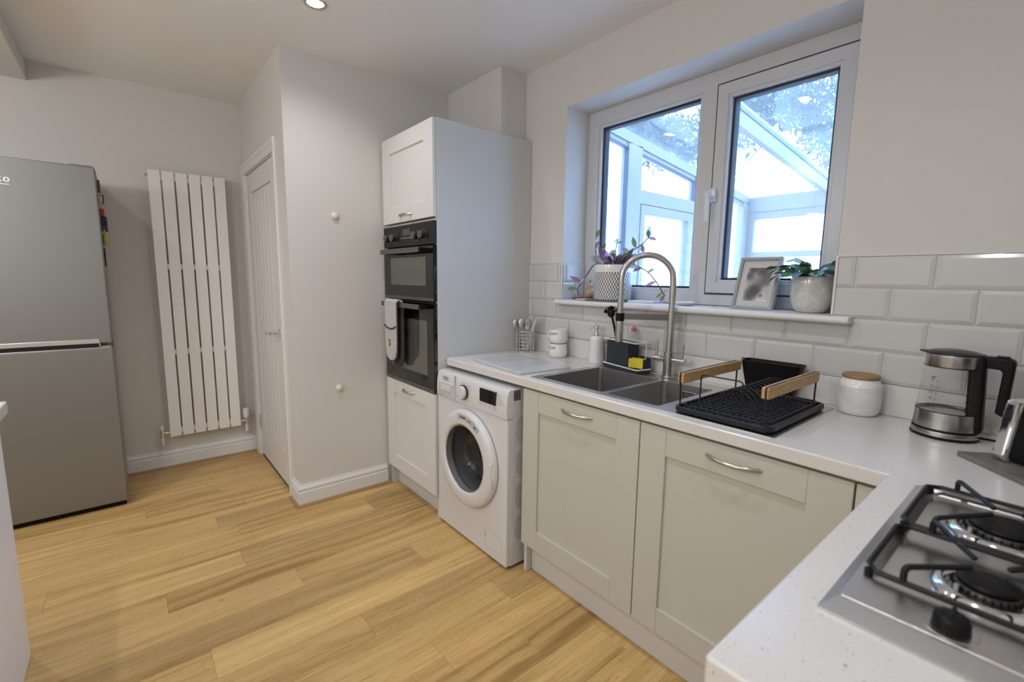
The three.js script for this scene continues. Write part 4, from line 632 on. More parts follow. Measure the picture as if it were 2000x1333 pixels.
{ // ceramic jar with a bamboo lid
  const t = thing('storage_jar', 'white embossed ceramic jar with a round wooden lid beside the draining board', 'jar', [1.705, WY, 0.062]);
  const em = canvasTex(512, 256, (c, w, h) => { c.fillStyle = '#000'; c.fillRect(0, 0, w, h); for (let j = 0; j < 12; j++) for (let i = 0; i < 32; i++) { const x = (i + (j % 2) * 0.5) * 16, y = j * 21.4 + 12, g = c.createRadialGradient(x, y, 1, x, y, 11); g.addColorStop(0, '#fff'); g.addColorStop(1, '#222'); c.fillStyle = g; c.beginPath(); c.moveTo(x - 7.4, y); c.lineTo(x, y - 11); c.lineTo(x + 7.4, y); c.lineTo(x, y + 11); c.fill(); } }, false); em.wrapS = THREE.RepeatWrapping; em.repeat.set(2, 1);
  part('body', lathe([[0.0598, 0.022], [0.0608, 0.04], [0.0605, 0.07], [0.0595, 0.094]].flatMap((p, i, a) => i < a.length - 1 ? [0, 0.25, 0.5, 0.75].map((k) => [p[0] + (a[i + 1][0] - p[0]) * k, p[1] + (a[i + 1][1] - p[1]) * k]) : [p]), 96), phys([0.86, 0.86, 0.86], 0.2, 0, { bumpMap: em, bumpScale: 0.0016 }), t);
  part('base', lathe([[0, 0.0005], [0.049, 0.0005], [0.053, 0.004], [0.0585, 0.014], [0.0598, 0.022]], 64), M.ceramic, t);
  part('neck', lathe([[0.0595, 0.094], [0.0575, 0.103], [0.053, 0.108], [0.0505, 0.112], [0.0505, 0.116], [0.048, 0.118], [0, 0.118]], 64), M.ceramic, t);
  part('lid', lathe([[0, 0.1182], [0.049, 0.1182], [0.0515, 0.121], [0.0515, 0.127], [0.049, 0.1305], [0, 0.131]], 48), std([0.34, 0.2, 0.085], 0.5, 0, { bumpMap: grainBump, bumpScale: 0.0004 }), t);
}
{ // glass kettle
  const t = thing('electric_kettle', 'clear ribbed glass kettle with brushed steel bands and a black handle', 'kettle', [1.926, WY, 0.1345]);
  part('power_base', lathe([[0, 0.001], [0.069, 0.001], [0.0735, 0.003], [0.0735, 0.008], [0.071, 0.009]], 64), M.black, t); part('base_band', lathe([[0.0715, 0.008], [0.0722, 0.009], [0.0718, 0.02], [0.07, 0.022], [0, 0.022]], 64), M.brushed, t);
  part('seal', lathe([[0.0705, 0.0225], [0.0708, 0.027], [0.068, 0.0275], [0, 0.0275]], 64), M.black, t);
  part('lower_band', lathe([[0.067, 0.0275], [0.0697, 0.028], [0.067, 0.073], [0.0655, 0.0735]], 64), M.brushed, t);
  part('floor_plate', lathe([[0, 0.069], [0.063, 0.069], [0.0655, 0.0735]], 64), M.steel, t);
  part('black_ring', [new THREE.TorusGeometry(0.0663, 0.0013, 8, 64).rotateX(Math.PI / 2).translate(0, 0.0745, 0), new THREE.TorusGeometry(0.0588, 0.0013, 8, 64).rotateX(Math.PI / 2).translate(0, 0.1985, 0)], M.black, t);
  const rib = []; { const n = 180, m = 8; const P = [], I = []; for (let j = 0; j <= m; j++) { const y = 0.075 + 0.123 * j / m, r = 0.0655 - 0.0078 * j / m; for (let i = 0; i < n; i++) { const a = i / n * TAU, q = r + [0, 0.0007, 0.0011, 0.0007][i % 4]; P.push(q * Math.cos(a), y, q * Math.sin(a)); } } for (let j = 0; j < m; j++) for (let i = 0; i < n; i++) { const a = j * n + i, b = j * n + (i + 1) % n; I.push(a, a + n, b, b, a + n, b + n); } const g = new THREE.BufferGeometry(); g.setAttribute('position', new THREE.Float32BufferAttribute(P, 3)); g.setIndex(I); g.computeVertexNormals(); g.setAttribute('uv', new THREE.Float32BufferAttribute(new Float32Array(P.length / 3 * 2), 2)); rib.push(g); }
  part('glass_body', rib[0], phys([0.965, 0.975, 0.975], 0, 0, { transmission: 1, thickness: 0, ior: 1.52 }), t);
  const tx = canvasTex(256, 512, (c) => { c.fillStyle = '#111'; c.font = 'bold 44px sans-serif'; ['MAX', '1.7', '', '1.5', '', '1.2', '', '1.0', '', '0.75', '0.5'].forEach((s, i) => { c.fillText(s, 50, 52 + i * 43); if (s && i) c.fillRect(160, 38 + i * 43, 50, 6); }); });
  const tm = new THREE.MeshStandardMaterial({ map: tx, transparent: true, roughness: 0.4 });
  for (const a of [-0.62, 0.62]) part('water_scale', new THREE.CylinderGeometry(0.0604, 0.0655, 0.1, 16, 1, true, a - 0.26 + 0.2, 0.52), tm, t, [0, 0.127, 0]);
  part('upper_band', lathe([[0.056, 0.199], [0.0586, 0.2], [0.0592, 0.23], [0.059, 0.2325], [0.056, 0.2325]], 64), M.brushed, t);
  part('lid', [lathe([[0, 0.2475], [0.02, 0.247], [0.045, 0.243], [0.058, 0.238], [0.0605, 0.2345], [0.059, 0.2325], [0, 0.2325]], 64), (() => { const s = new THREE.Shape(); s.moveTo(-0.05, -0.03); s.quadraticCurveTo(-0.066, -0.016, -0.0735, 0); s.quadraticCurveTo(-0.066, 0.016, -0.05, 0.03); s.closePath(); return plan(s, 0.2385, 0.005, 0.0015); })()], std([0.02, 0.02, 0.02], 0.3, 0.2), t);
  part('spine', [rspan(0.042, 0.076, 0.024, 0.238, -0.029, 0.029, 0.01, 4)].map((g) => { const p = g.attributes.position; for (let i = 0; i < p.count; i++) p.setX(i, p.getX(i) - 0.010 * Math.max(0, (p.getY(i) - 0.07)) / 0.16); g.computeVertexNormals(); return g; }), M.black, t);
  const hs = new THREE.Shape(); hs.moveTo(0.05, 0.236); hs.lineTo(0.1, 0.2355); hs.quadraticCurveTo(0.119, 0.235, 0.1195, 0.221); hs.lineTo(0.1155, 0.088); hs.quadraticCurveTo(0.114, 0.08, 0.106, 0.082); hs.lineTo(0.094, 0.089); hs.lineTo(0.0975, 0.193); hs.quadraticCurveTo(0.097, 0.204, 0.086, 0.2045); hs.lineTo(0.05, 0.205); hs.closePath();
  part('handle', mv(extrude(hs, 0.04, 0.006, 3), 0, 0, -0.02), M.black, t); part('lid_button', rspan(0.082, 0.108, 0.236, 0.241, -0.009, 0.009, 0.002), M.blackGloss, t);
  part('switch', rspan(0.066, 0.088, 0.03, 0.036, -0.008, 0.008, 0.0025), M.clear, t);
  single('kettle_cord', 'black power cord running from the kettle base behind the toaster', 'cord', tube([[1.996, WY + 0.009, 0.125], [2.03, WY + 0.006, 0.11], [2.1, WY + 0.0045, 0.1], [2.25, WY + 0.0045, 0.06], [2.45, WY + 0.0045, 0.05]], 0.0032, 40, 8), M.black);
}
{ // grey slab under the toaster
  const a = 0.82, t = thing('worktop_saver', 'grey stone-effect worktop saver slab under the toaster', 'worktop saver', [1.975, WY + 0.0002, 0.318], -a);
  const tex = dataTex(128, 128, (x, y) => { const b = 128 + 30 * (fbm(x / 14, y / 14, 61, 3) - 0.5); return [b, b - 1, b - 3]; }, true, THREE.MirroredRepeatWrapping); tex.repeat.set(5, 5);
  part('slab', plan(rrect(0, -0.3, 0.4, 0, 0.006), 0.0115, 0.0115, 0.002), std([0.75, 0.74, 0.72], 0.5, 0, { map: tex }), t);
  const b = thing('toaster', 'black toaster with a curved chrome end at the right edge', 'toaster', [2.048, WY + 0.0118, 0.325], -a + 0.1);
  const s = new THREE.Shape(); s.moveTo(0.012, 0); s.lineTo(0.29, 0); s.quadraticCurveTo(0.3, 0, 0.3, 0.012); s.lineTo(0.285, 0.2); s.quadraticCurveTo(0.283, 0.215, 0.268, 0.215); s.lineTo(0.07, 0.215); s.quadraticCurveTo(0.04, 0.215, 0.034, 0.2); s.lineTo(0.008, 0.05); s.quadraticCurveTo(-0.004, 0, 0.012, 0); s.closePath();
  part('body', mv(extrude(s, 0.16, 0.012, 4), 0, 0.004, -0.17), M.black, b);
  const c = new THREE.Shape(); c.moveTo(-0.006, 0.008); c.quadraticCurveTo(-0.004, -0.002, 0.008, -0.002); c.lineTo(0.03, -0.002); c.lineTo(0.048, 0.147); c.lineTo(0.026, 0.15); c.quadraticCurveTo(0.012, 0.15, 0.01, 0.138); c.closePath();
  part('chrome_end', mv(extrude(c, 0.182, 0.0125, 5), -0.014, 0.003, -0.178), M.chrome, b);
  part('slot', [span(0.08, 0.26, 0.2185, 0.2195, -0.055, -0.03, 0), span(0.08, 0.26, 0.2185, 0.2195, -0.12, -0.095, 0)], M.black, b);
  part('lever', rspan(0.296, 0.315, 0.12, 0.135, -0.1, -0.07, 0.004), M.black, b);
}
{ // gas hob
  const t = thing('gas_hob', 'stainless steel four-burner gas hob with black pan supports and side knobs', 'hob', [0, WY + 0.0003, 0]), x0 = 1.953, x1 = 2.463, z0 = 0.64, z1 = 1.222;
  // pressed tray: chamfered rim, recessed well and flat control strip
  const P = (x, y, z) => V3(x, y, z), rimF = []; const o = [x0, x1, z0, z1], i1 = [x0 + 0.014, x1 - 0.014, z0 + 0.012, z1 - 0.03], well = [x0 + 0.022, x1 - 0.02, z0 + 0.02, 1.106], wb = [x0 + 0.034, x1 - 0.03, z0 + 0.03, 1.098];
  const loop = (r, y) => [P(r[0], y, r[2]), P(r[1], y, r[2]), P(r[1], y, r[3]), P(r[0], y, r[3])];
  const quads = (A, B) => A.map((_, i) => [A[i], A[(i + 1) % 4], B[(i + 1) % 4], B[i]]);
  const flat = (list) => { const g = list.map((f) => { const h = new THREE.BufferGeometry(), q = [f[0], f[2], f[1], f[0], f[3], f[2]]; h.setAttribute('position', new THREE.Float32BufferAttribute(q.flatMap((p) => p.toArray()), 3)); h.setAttribute('uv', new THREE.Float32BufferAttribute(q.flatMap((p) => [p.x, p.z]), 2)); h.computeVertexNormals(); return h; }); return merge(g); };
  const hobSteel = std([0.62, 0.615, 0.605], 0.27, 1, { bumpMap: brushBump, bumpScale: 0.00005 });
  const top = loop(i1, 0.0125), w0 = loop(well, 0.0125), strip = [[top[3], top[2], w0[2], w0[3]], [top[0], top[1], w0[1], w0[0]], [top[0], w0[0], w0[3], top[3]], [w0[1], top[1], top[2], w0[2]]];
  part('hob_tray', flat([...quads(loop(o, 0), loop(o, 0.0035)), ...quads(loop(o, 0.0035), top), ...strip, ...quads(w0, loop(wb, 0.0045)), [...loop(wb, 0.0045)].map((p) => p)]), hobSteel, t);
  part('control_strip', rspan(x0 + 0.016, x1 - 0.018, 0.0105, 0.0135, 1.112, z1 - 0.034, 0.0012, 2), hobSteel, t);
  for (let i = 0; i < 4; i++) {
    const k = part('knob', lathe([[0, 0.021], [0.01, 0.0205], [0.0155, 0.018], [0.0175, 0.013], [0.0182, 0.004], [0.0185, 0]], 32), M.black, t, [2.073 + i * 0.082, 0.0135, 1.158]);
    part('grip', rbox(0.005, 0.004, 0.03, 0.0018), M.black, k, [0, 0.0205, 0]);
    part('knob_plate', mv(cyl(0.026, 0.025, 0.001, 32), 0, 0.0138, 0), M.steel, t, [2.073 + i * 0.082, 0, 1.158]);
  }
  const burner = (x, z, r) => {
    const b = new THREE.Group(); b.name = 'burner'; b.position.set(x, 0.0045, z); t.add(b);
    part('drip_ring', lathe([[r + 0.021, 0], [r + 0.0195, 0.005], [r + 0.014, 0.0095], [r + 0.007, 0.0105], [r + 0.002, 0.007], [r, 0.001]], 56), M.chrome, b);
    part('burner_crown', lathe([[0, 0.001], [r - 0.004, 0.001], [r - 0.003, 0.012], [r - 0.008, 0.016], [0, 0.016]], 48), std([0.07, 0.07, 0.068], 0.4, 0.6), b);
    part('flame_port', Array.from({ length: 28 }, (_, i) => { const a = i / 28 * TAU; return mv(cbox(0.004, 0.006, 0.002, 0), 0, 0, 0).rotateY(-a).translate((r - 0.003) * Math.cos(a), 0.011, (r - 0.003) * Math.sin(a)); }), M.black, b).userData.kind = 'stuff';
    part('burner_cap', lathe([[0, 0.024], [r - 0.014, 0.0235], [r - 0.008, 0.0215], [r - 0.006, 0.017], [0, 0.0165]], 48), M.black, b);
    part('igniter', rod([-r * 0.72, 0.002, r * 0.82], [-r * 0.72, 0.017, r * 0.82], 0.0026, 10), M.applianceGrey, b);
  };
  const BX = [2.092, 2.328], BZ = [0.79, 1.022]; burner(BX[0], BZ[0], 0.052); burner(BX[0], BZ[1], 0.038); burner(BX[1], BZ[0], 0.038); burner(BX[1], BZ[1], 0.046);
  const iron = phys([0.007, 0.007, 0.008], 0.35, 0, { specularIntensity: 0.6 });
  for (const [za, zb, bz] of [[0.667, 0.9, BZ[0]], [0.912, 1.108, BZ[1]]]) {
    const g = new THREE.Group(); g.name = 'pan_support'; t.add(g);
    part('support_frame', wire([[1.976, 0.022, za], [2.44, 0.022, za], [2.44, 0.022, zb], [1.976, 0.022, zb]], 0.0042, 0.014, 10, true), iron, g);
    part('support_foot', [[1.976, za], [2.44, za], [2.44, zb], [1.976, zb]].map(([x, z]) => mv(cyl(0.0055, 0.0055, 0.019, 12), x + (x < 2.2 ? 0.004 : -0.004), 0.0115, z + (z === za ? 0.004 : -0.004))), M.black, g);
    for (const bx of BX) {
      const f = (x, z, ex, ez) => part('support_finger', [wire([[x, 0.022, z], [x, 0.045, z], [ex, 0.045, ez]], 0.0042, 0.009, 8), mv(new THREE.SphereGeometry(0.0042, 8, 6), ex, 0.045, ez)], iron, g);
      for (const s of [-1, 1]) { f(bx + s * 0.074, za, bx + s * 0.018, bz - 0.018); f(bx + s * 0.074, zb, bx + s * 0.018, bz + 0.018); }
    }
    part('support_bar', rod([2.21, 0.022, za], [2.21, 0.022, zb], 0.0042, 10), iron, g);
  }
}

// ---------------------------------------------------------------- things on the window sill
const LY = 1.22;
function leafGeo(len, w, fold = 0.25, curl = 0.3, n = 8, teeth = 0) {          // along +y from the origin, curving towards +z
  const P = [], I = [], U = [];
  for (let i = 0; i <= n; i++) { const u = i / n, a = Math.sin(Math.PI * Math.pow(u, 0.8)) * w / 2 * (1 + (teeth && i % 2 ? teeth : 0)), z = curl * len * u * u, y = len * (u - 0.25 * curl * u * u); for (const s of [-1, 0, 1]) { P.push(s * a, y, z + Math.abs(s) * a * fold); U.push(s / 2 + 0.5, u); } }
  for (let i = 0; i < n; i++) for (const s of [0, 1]) { const a = i * 3 + s, b = a + 3; I.push(a, a + 1, b, a + 1, b + 1, b); }
  const g = new THREE.BufferGeometry(); g.setAttribute('position', new THREE.Float32BufferAttribute(P, 3)); g.setAttribute('uv', new THREE.Float32BufferAttribute(U, 2)); g.setIndex(I); g.computeVertexNormals(); return g;
}
function aim(m, pos, dir, facing) {                                             // local y along dir, local z towards facing
  const y = V3(...dir).normalize(), f = V3(...facing), x = y.clone().cross(f).normalize(), z = x.clone().cross(y); m.position.set(...pos); m.quaternion.setFromRotationMatrix(new THREE.Matrix4().makeBasis(x, y, z)); return m;
}
{ // trailing houseplant
  single('wooden_coaster', 'reddish brown wooden coaster under the carved ornament on the sill', 'coaster', plan(rrect(-0.065, -0.05, 0.065, 0.05, 0.008), 0.011, 0.011, 0.003), std([0.22, 0.075, 0.035], 0.5), [0.372, LY + 0.0002, -0.098], [0, 0.1, 0]);
  single('slate_coaster', 'dark slate tile under the trailing plant pot', 'coaster', plan(rrect(-0.1, -0.075, 0.1, 0.1, 0.004), 0.008, 0.008, 0.001), std([0.12, 0.13, 0.14], 0.6), [0.572, LY + 0.0002, -0.078]);
  single('stone_coaster', 'pale beige stone coaster left of the slate tile', 'coaster', plan(rrect(-0.03, -0.04, 0.03, 0.04, 0.006), 0.009, 0.009, 0.002), std([0.5, 0.46, 0.36], 0.6), [0.4405, LY + 0.0002, 0.004], [0, 0.2, 0]);
  single('marble_coaster', 'white marble slab coaster right of the trailing plant pot', 'coaster', plan(rrect(-0.075, -0.045, 0.075, 0.045, 0.004), 0.011, 0.011, 0.002), std([0.72, 0.73, 0.74], 0.3), [0.752, LY + 0.0002, -0.105]);
  const o = thing('wooden_ornament', 'small carved wooden gourd ornament beside the plant pot', 'ornament', [0.382, LY + 0.0114, -0.11]), wood = std([0.5, 0.37, 0.22], 0.55);
  part('gourd', (() => { const g = lathe([[0, 0], [0.014, 0.001], [0.026, 0.012], [0.0295, 0.027], [0.025, 0.042], [0.017, 0.049], [0.0145, 0.051], [0.016, 0.056], [0.0175, 0.065], [0.014, 0.076], [0.007, 0.082], [0, 0.083]], 32); const p = g.attributes.position; for (let i = 0; i < p.count; i++) { const a = Math.atan2(p.getZ(i), p.getX(i)), k = 1 - 0.06 * Math.pow(Math.abs(Math.sin(a * 3)), 0.5) * 0.5; p.setX(i, p.getX(i) * k); p.setZ(i, p.getZ(i) * k); } g.computeVertexNormals(); return g; })(), wood, o);
  part('stalk', tube([[0, 0.081, 0], [0.002, 0.09, 0.001], [0.006, 0.096, 0.002]], 0.0025, 8, 6), std([0.2, 0.13, 0.07], 0.7), o);
  const t = thing('trailing_plant', 'purple and green trailing plant in a white pot with a black lattice pattern', 'potted plant', [0.566, LY + 0.0084, -0.078]);
  const lat = canvasTex(1024, 256, (c, w, h) => { c.fillStyle = '#24272b'; c.fillRect(0, 0, w, h); c.fillStyle = '#eceae6'; for (let j = 0; j < 11; j++) for (let i = 0; i < 45; i++) { const x = (i + (j % 2) * 0.5) / 44 * w, y = (j + 0.5) / 10.6 * h; c.beginPath(); c.moveTo(x - 8.8, y); c.quadraticCurveTo(x, y - 8, x, y - 20); c.quadraticCurveTo(x, y - 8, x + 8.8, y); c.quadraticCurveTo(x, y + 8, x, y + 20); c.quadraticCurveTo(x, y + 8, x - 8.8, y); c.fill(); c.beginPath(); c.ellipse(x, y, 7.6, 15, 0, 0, TAU); c.fill(); } }); lat.wrapS = THREE.RepeatWrapping;
  part('pot_pattern', lathe([[0.0965, 0.004], [0.0975, 0.07], [0.098, 0.142]], 64), phys([0.9, 0.9, 0.9], 0.3, 0, { map: lat }), t);
  part('pot', lathe([[0, 0.0005], [0.093, 0.0005], [0.0965, 0.004], [0.0955, 0.006], [0.0965, 0.14], [0.099, 0.1425], [0.0985, 0.177], [0.096, 0.181], [0.0925, 0.179], [0.091, 0.15], [0, 0.148]], 64), M.ceramic, t);
  part('soil', lathe([[0, 0.163], [0.05, 0.161], [0.0908, 0.156]], 24), std([0.03, 0.02, 0.014], 0.95), t);
  const green = phys([0.2, 0.32, 0.13], 0.5, 0, { transmission: 0.35, thickness: 0 }), purple = phys([0.33, 0.18, 0.31], 0.5, 0, { transmission: 0.3, thickness: 0 }), silver = phys([0.5, 0.55, 0.5], 0.45, 0, { transmission: 0.3, thickness: 0 }), mats = [green, purple, silver, purple], stemM = std([0.12, 0.09, 0.1], 0.6);
  const L = [leafGeo(0.055, 0.023, 0.35, 0.2), leafGeo(0.042, 0.02, 0.5, 0.35), leafGeo(0.065, 0.022, 0.3, 0.1)], r = rng(77), O = t.position;
  const stem = (pts, w = 0.0024) => part('stem', tube(pts.map((p) => [p[0] - O.x, p[1] - O.y, p[2] - O.z]), w, 40, 7), stemM, t);
  const leaf = (p, q, k, m, sc = 1) => { const d = V3(q[0] - p[0], q[1] - p[1], q[2] - p[2]), l = d.length(), e = part('leaf', L[k], mats[m], t); aim(e, [p[0] - O.x, p[1] - O.y, p[2] - O.z], d.toArray(), [0.4 + (r() - 0.5), 0.5, 1 + (r() - 0.5)]); const s = l / [0.053, 0.039, 0.064][k]; e.scale.setScalar(s * sc); };
  const S1 = [[0.5, 1.385, -0.06], [0.468, 1.412, -0.045], [0.41, 1.352, -0.045], [0.352, 1.29, -0.05], [0.346, 1.272, -0.05], [0.36, 1.245, -0.048]]; stem(S1, 0.0032);
  leaf([0.374, 1.316, -0.048], [0.292, 1.345, -0.04], 2, 1); leaf([0.346, 1.276, -0.05], [0.255, 1.284, -0.045], 2, 0, 0.8); leaf([0.346, 1.274, -0.05], [0.332, 1.248, -0.035], 1, 2); leaf([0.355, 1.255, -0.05], [0.368, 1.236, -0.04], 1, 1); leaf([0.4, 1.34, -0.045], [0.392, 1.3, -0.03], 1, 2);
  const S2 = [[0.5, 1.37, -0.06], [0.478, 1.42, -0.05], [0.465, 1.497, -0.05], [0.466, 1.572, -0.05]]; stem(S2);
  leaf([0.466, 1.556, -0.05], [0.503, 1.596, -0.045], 0, 0); leaf([0.466, 1.53, -0.05], [0.49, 1.55, -0.03], 1, 2); leaf([0.465, 1.497, -0.05], [0.515, 1.535, -0.045], 0, 1); leaf([0.466, 1.49, -0.05], [0.513, 1.512, -0.03], 0, 0); leaf([0.468, 1.45, -0.05], [0.49, 1.475, -0.03], 1, 2);
  const S6 = [[0.53, 1.38, -0.07], [0.524, 1.425, -0.06], [0.51, 1.495, -0.055]]; stem(S6); leaf([0.51, 1.492, -0.055], [0.534, 1.527, -0.05], 0, 0); leaf([0.513, 1.475, -0.055], [0.54, 1.5, -0.04], 1, 3); leaf([0.52, 1.44, -0.06], [0.545, 1.452, -0.035], 1, 2);
  const S5 = [[0.57, 1.38, -0.08], [0.575, 1.431, -0.07], [0.592, 1.492, -0.06], [0.604, 1.528, -0.055]]; stem(S5); leaf([0.603, 1.52, -0.055], [0.654, 1.513, -0.045], 0, 0, 0.85); leaf([0.6, 1.515, -0.055], [0.58, 1.535, -0.05], 1, 2); leaf([0.604, 1.524, -0.055], [0.606, 1.552, -0.05], 1, 0, 0.8); leaf([0.59, 1.485, -0.06], [0.565, 1.455, -0.03], 0, 2); leaf([0.588, 1.475, -0.06], [0.61, 1.455, -0.03], 0, 1);
  const S3 = [[0.58, 1.375, -0.07], [0.6, 1.425, -0.055], [0.682, 1.468, -0.05], [0.754, 1.503, -0.05], [0.791, 1.536, -0.05]]; stem(S3, 0.0028);
  leaf([0.791, 1.536, -0.05], [0.797, 1.592, -0.045], 0, 2); leaf([0.788, 1.534, -0.05], [0.81, 1.575, -0.035], 1, 0); leaf([0.791, 1.536, -0.05], [0.85, 1.512, -0.035], 2, 1); leaf([0.755, 1.502, -0.05], [0.787, 1.455, -0.03], 2, 1); leaf([0.72, 1.488, -0.05], [0.72, 1.545, -0.045], 1, 0); leaf([0.68, 1.467, -0.05], [0.655, 1.495, -0.03], 1, 2); leaf([0.66, 1.455, -0.05], [0.7, 1.44, -0.02], 1, 0);
  const S4 = [[0.62, 1.37, -0.07], [0.66, 1.425, -0.05], [0.7, 1.414, -0.045], [0.74, 1.4, -0.045], [0.8, 1.371, -0.045], [0.85, 1.324, -0.045], [0.88, 1.285, -0.045], [0.899, 1.262, -0.045]]; stem(S4, 0.0027);
  leaf([0.848, 1.327, -0.045], [0.797, 1.3, -0.03], 2, 1); leaf([0.886, 1.278, -0.045], [0.862, 1.246, -0.03], 2, 0); leaf([0.897, 1.264, -0.045], [0.882, 1.232, -0.035], 0, 1); leaf([0.8, 1.371, -0.045], [0.865, 1.392, -0.04], 2, 0, 0.7); leaf([0.74, 1.4, -0.045], [0.705, 1.385, -0.02], 1, 2); leaf([0.76, 1.392, -0.045], [0.735, 1.365, -0.02], 1, 1); leaf([0.89, 1.275, -0.045], [0.918, 1.28, -0.04], 1, 2);
  for (let i = 0; i < 64; i++) { const a = r() * TAU, q = 0.02 + 0.06 * r(), y = 1.385 + 0.05 * r(), p = [O.x + Math.cos(a) * q, y, O.z + Math.sin(a) * q * 0.8], l = 0.04 + 0.024 * r(), e = 0.2 + 1.1 * r(); leaf(p, [p[0] + Math.cos(a) * l, p[1] + l * (e - 0.25), p[2] + Math.sin(a) * l], Math.floor(r() * 2), Math.floor(r() * 4)); }
}
{ // little dish
  const t = thing('trinket_dish', 'small scalloped white dish on the sill, right of the tap arch', 'dish', [0.985, LY + 0.0002, -0.075]);
  part('dish', (() => { const g = lathe([[0, 0.001], [0.03, 0.001], [0.036, 0.004], [0.047, 0.012], [0.049, 0.0155], [0.0475, 0.016], [0.035, 0.007], [0, 0.005]], 96), p = g.attributes.position; for (let i = 0; i < p.count; i++) { const x = p.getX(i), z = p.getZ(i), q = Math.hypot(x, z); if (q > 0.033) { const k = 1 + 0.03 * Math.cos(Math.atan2(z, x) * 16); p.setX(i, x * k); p.setZ(i, z * k); } } g.computeVertexNormals(); return g; })(), M.ceramic, t);
}
{ // picture frame leaning on the sash
  const W = 0.162, H = 0.222, t = thing('picture_frame', 'pale grey picture frame with a blurred black and white print, leaning on the window', 'picture frame', [1.288, LY + 0.0006, -0.05], 0.0); t.rotation.x = -0.32;
  const s = rrect(-W / 2, 0, W / 2, H, 0); s.holes.push(rrect(-W / 2 + 0.012, 0.012, W / 2 - 0.012, H - 0.012, 0));
  const fm = std([0.36, 0.36, 0.355], 0.4);
  part('frame', mv(extrude(s, 0.022, 0.0015), 0, 0, -0.02), fm, t); part('backing', span(-W / 2 + 0.004, W / 2 - 0.004, 0.004, H - 0.004, -0.019, -0.017, 0), M.blackMatte, t);
  part('mount', span(-W / 2 + 0.0115, W / 2 - 0.0115, 0.0115, H - 0.0115, -0.012, -0.0085, 0), std([0.72, 0.70, 0.66], 0.9), t);
  const pr = canvasTex(256, 360, (c, w, h) => { c.fillStyle = '#cfcac2'; c.fillRect(0, 0, w, h); const b = (x, y, r, a, col = '52,50,54') => { const g = c.createRadialGradient(x, y, 1, x, y, r); g.addColorStop(0, `rgba(${col},${a})`); g.addColorStop(0.6, `rgba(${col},${a * 0.6})`); g.addColorStop(1, `rgba(${col},0)`); c.fillStyle = g; c.fillRect(0, 0, w, h); }; b(60, 20, 60, 0.9); b(150, 40, 70, 0.9); b(30, 90, 60, 0.8); b(220, 60, 70, 0.6); b(200, 140, 80, 0.75); b(110, 150, 110, 0.6, '120,118,120'); b(90, 270, 95, 0.95); b(130, 230, 80, 0.7); b(60, 330, 60, 0.5); b(200, 320, 70, 0.9, '225,220,212'); b(186, 300, 26, 0.9, '130,84,40'); b(190, 330, 22, 0.95, '236,214,186'); c.fillStyle = '#efece6'; c.fillRect(150, 342, 106, 18); });
  part('print', span(-0.046, 0.05, 0.038, 0.18, -0.0086, -0.008, 0), std([1, 1, 1], 0.7), t).material = std([0.9, 0.9, 0.9], 0.7);
  part('print', new THREE.PlaneGeometry(0.096, 0.142), std([1, 1, 1], 0.6, 0, { map: pr }), t, [0.002, 0.109, -0.0077]);
  part('cover_glass', span(-W / 2 + 0.011, W / 2 - 0.011, 0.011, H - 0.011, -0.0055, -0.005, 0), M.glass, t);
  part('strut', span(-0.012, 0.012, 0.02, 0.15, -0.03, -0.02, 0.001), M.blackMatte, t);
}
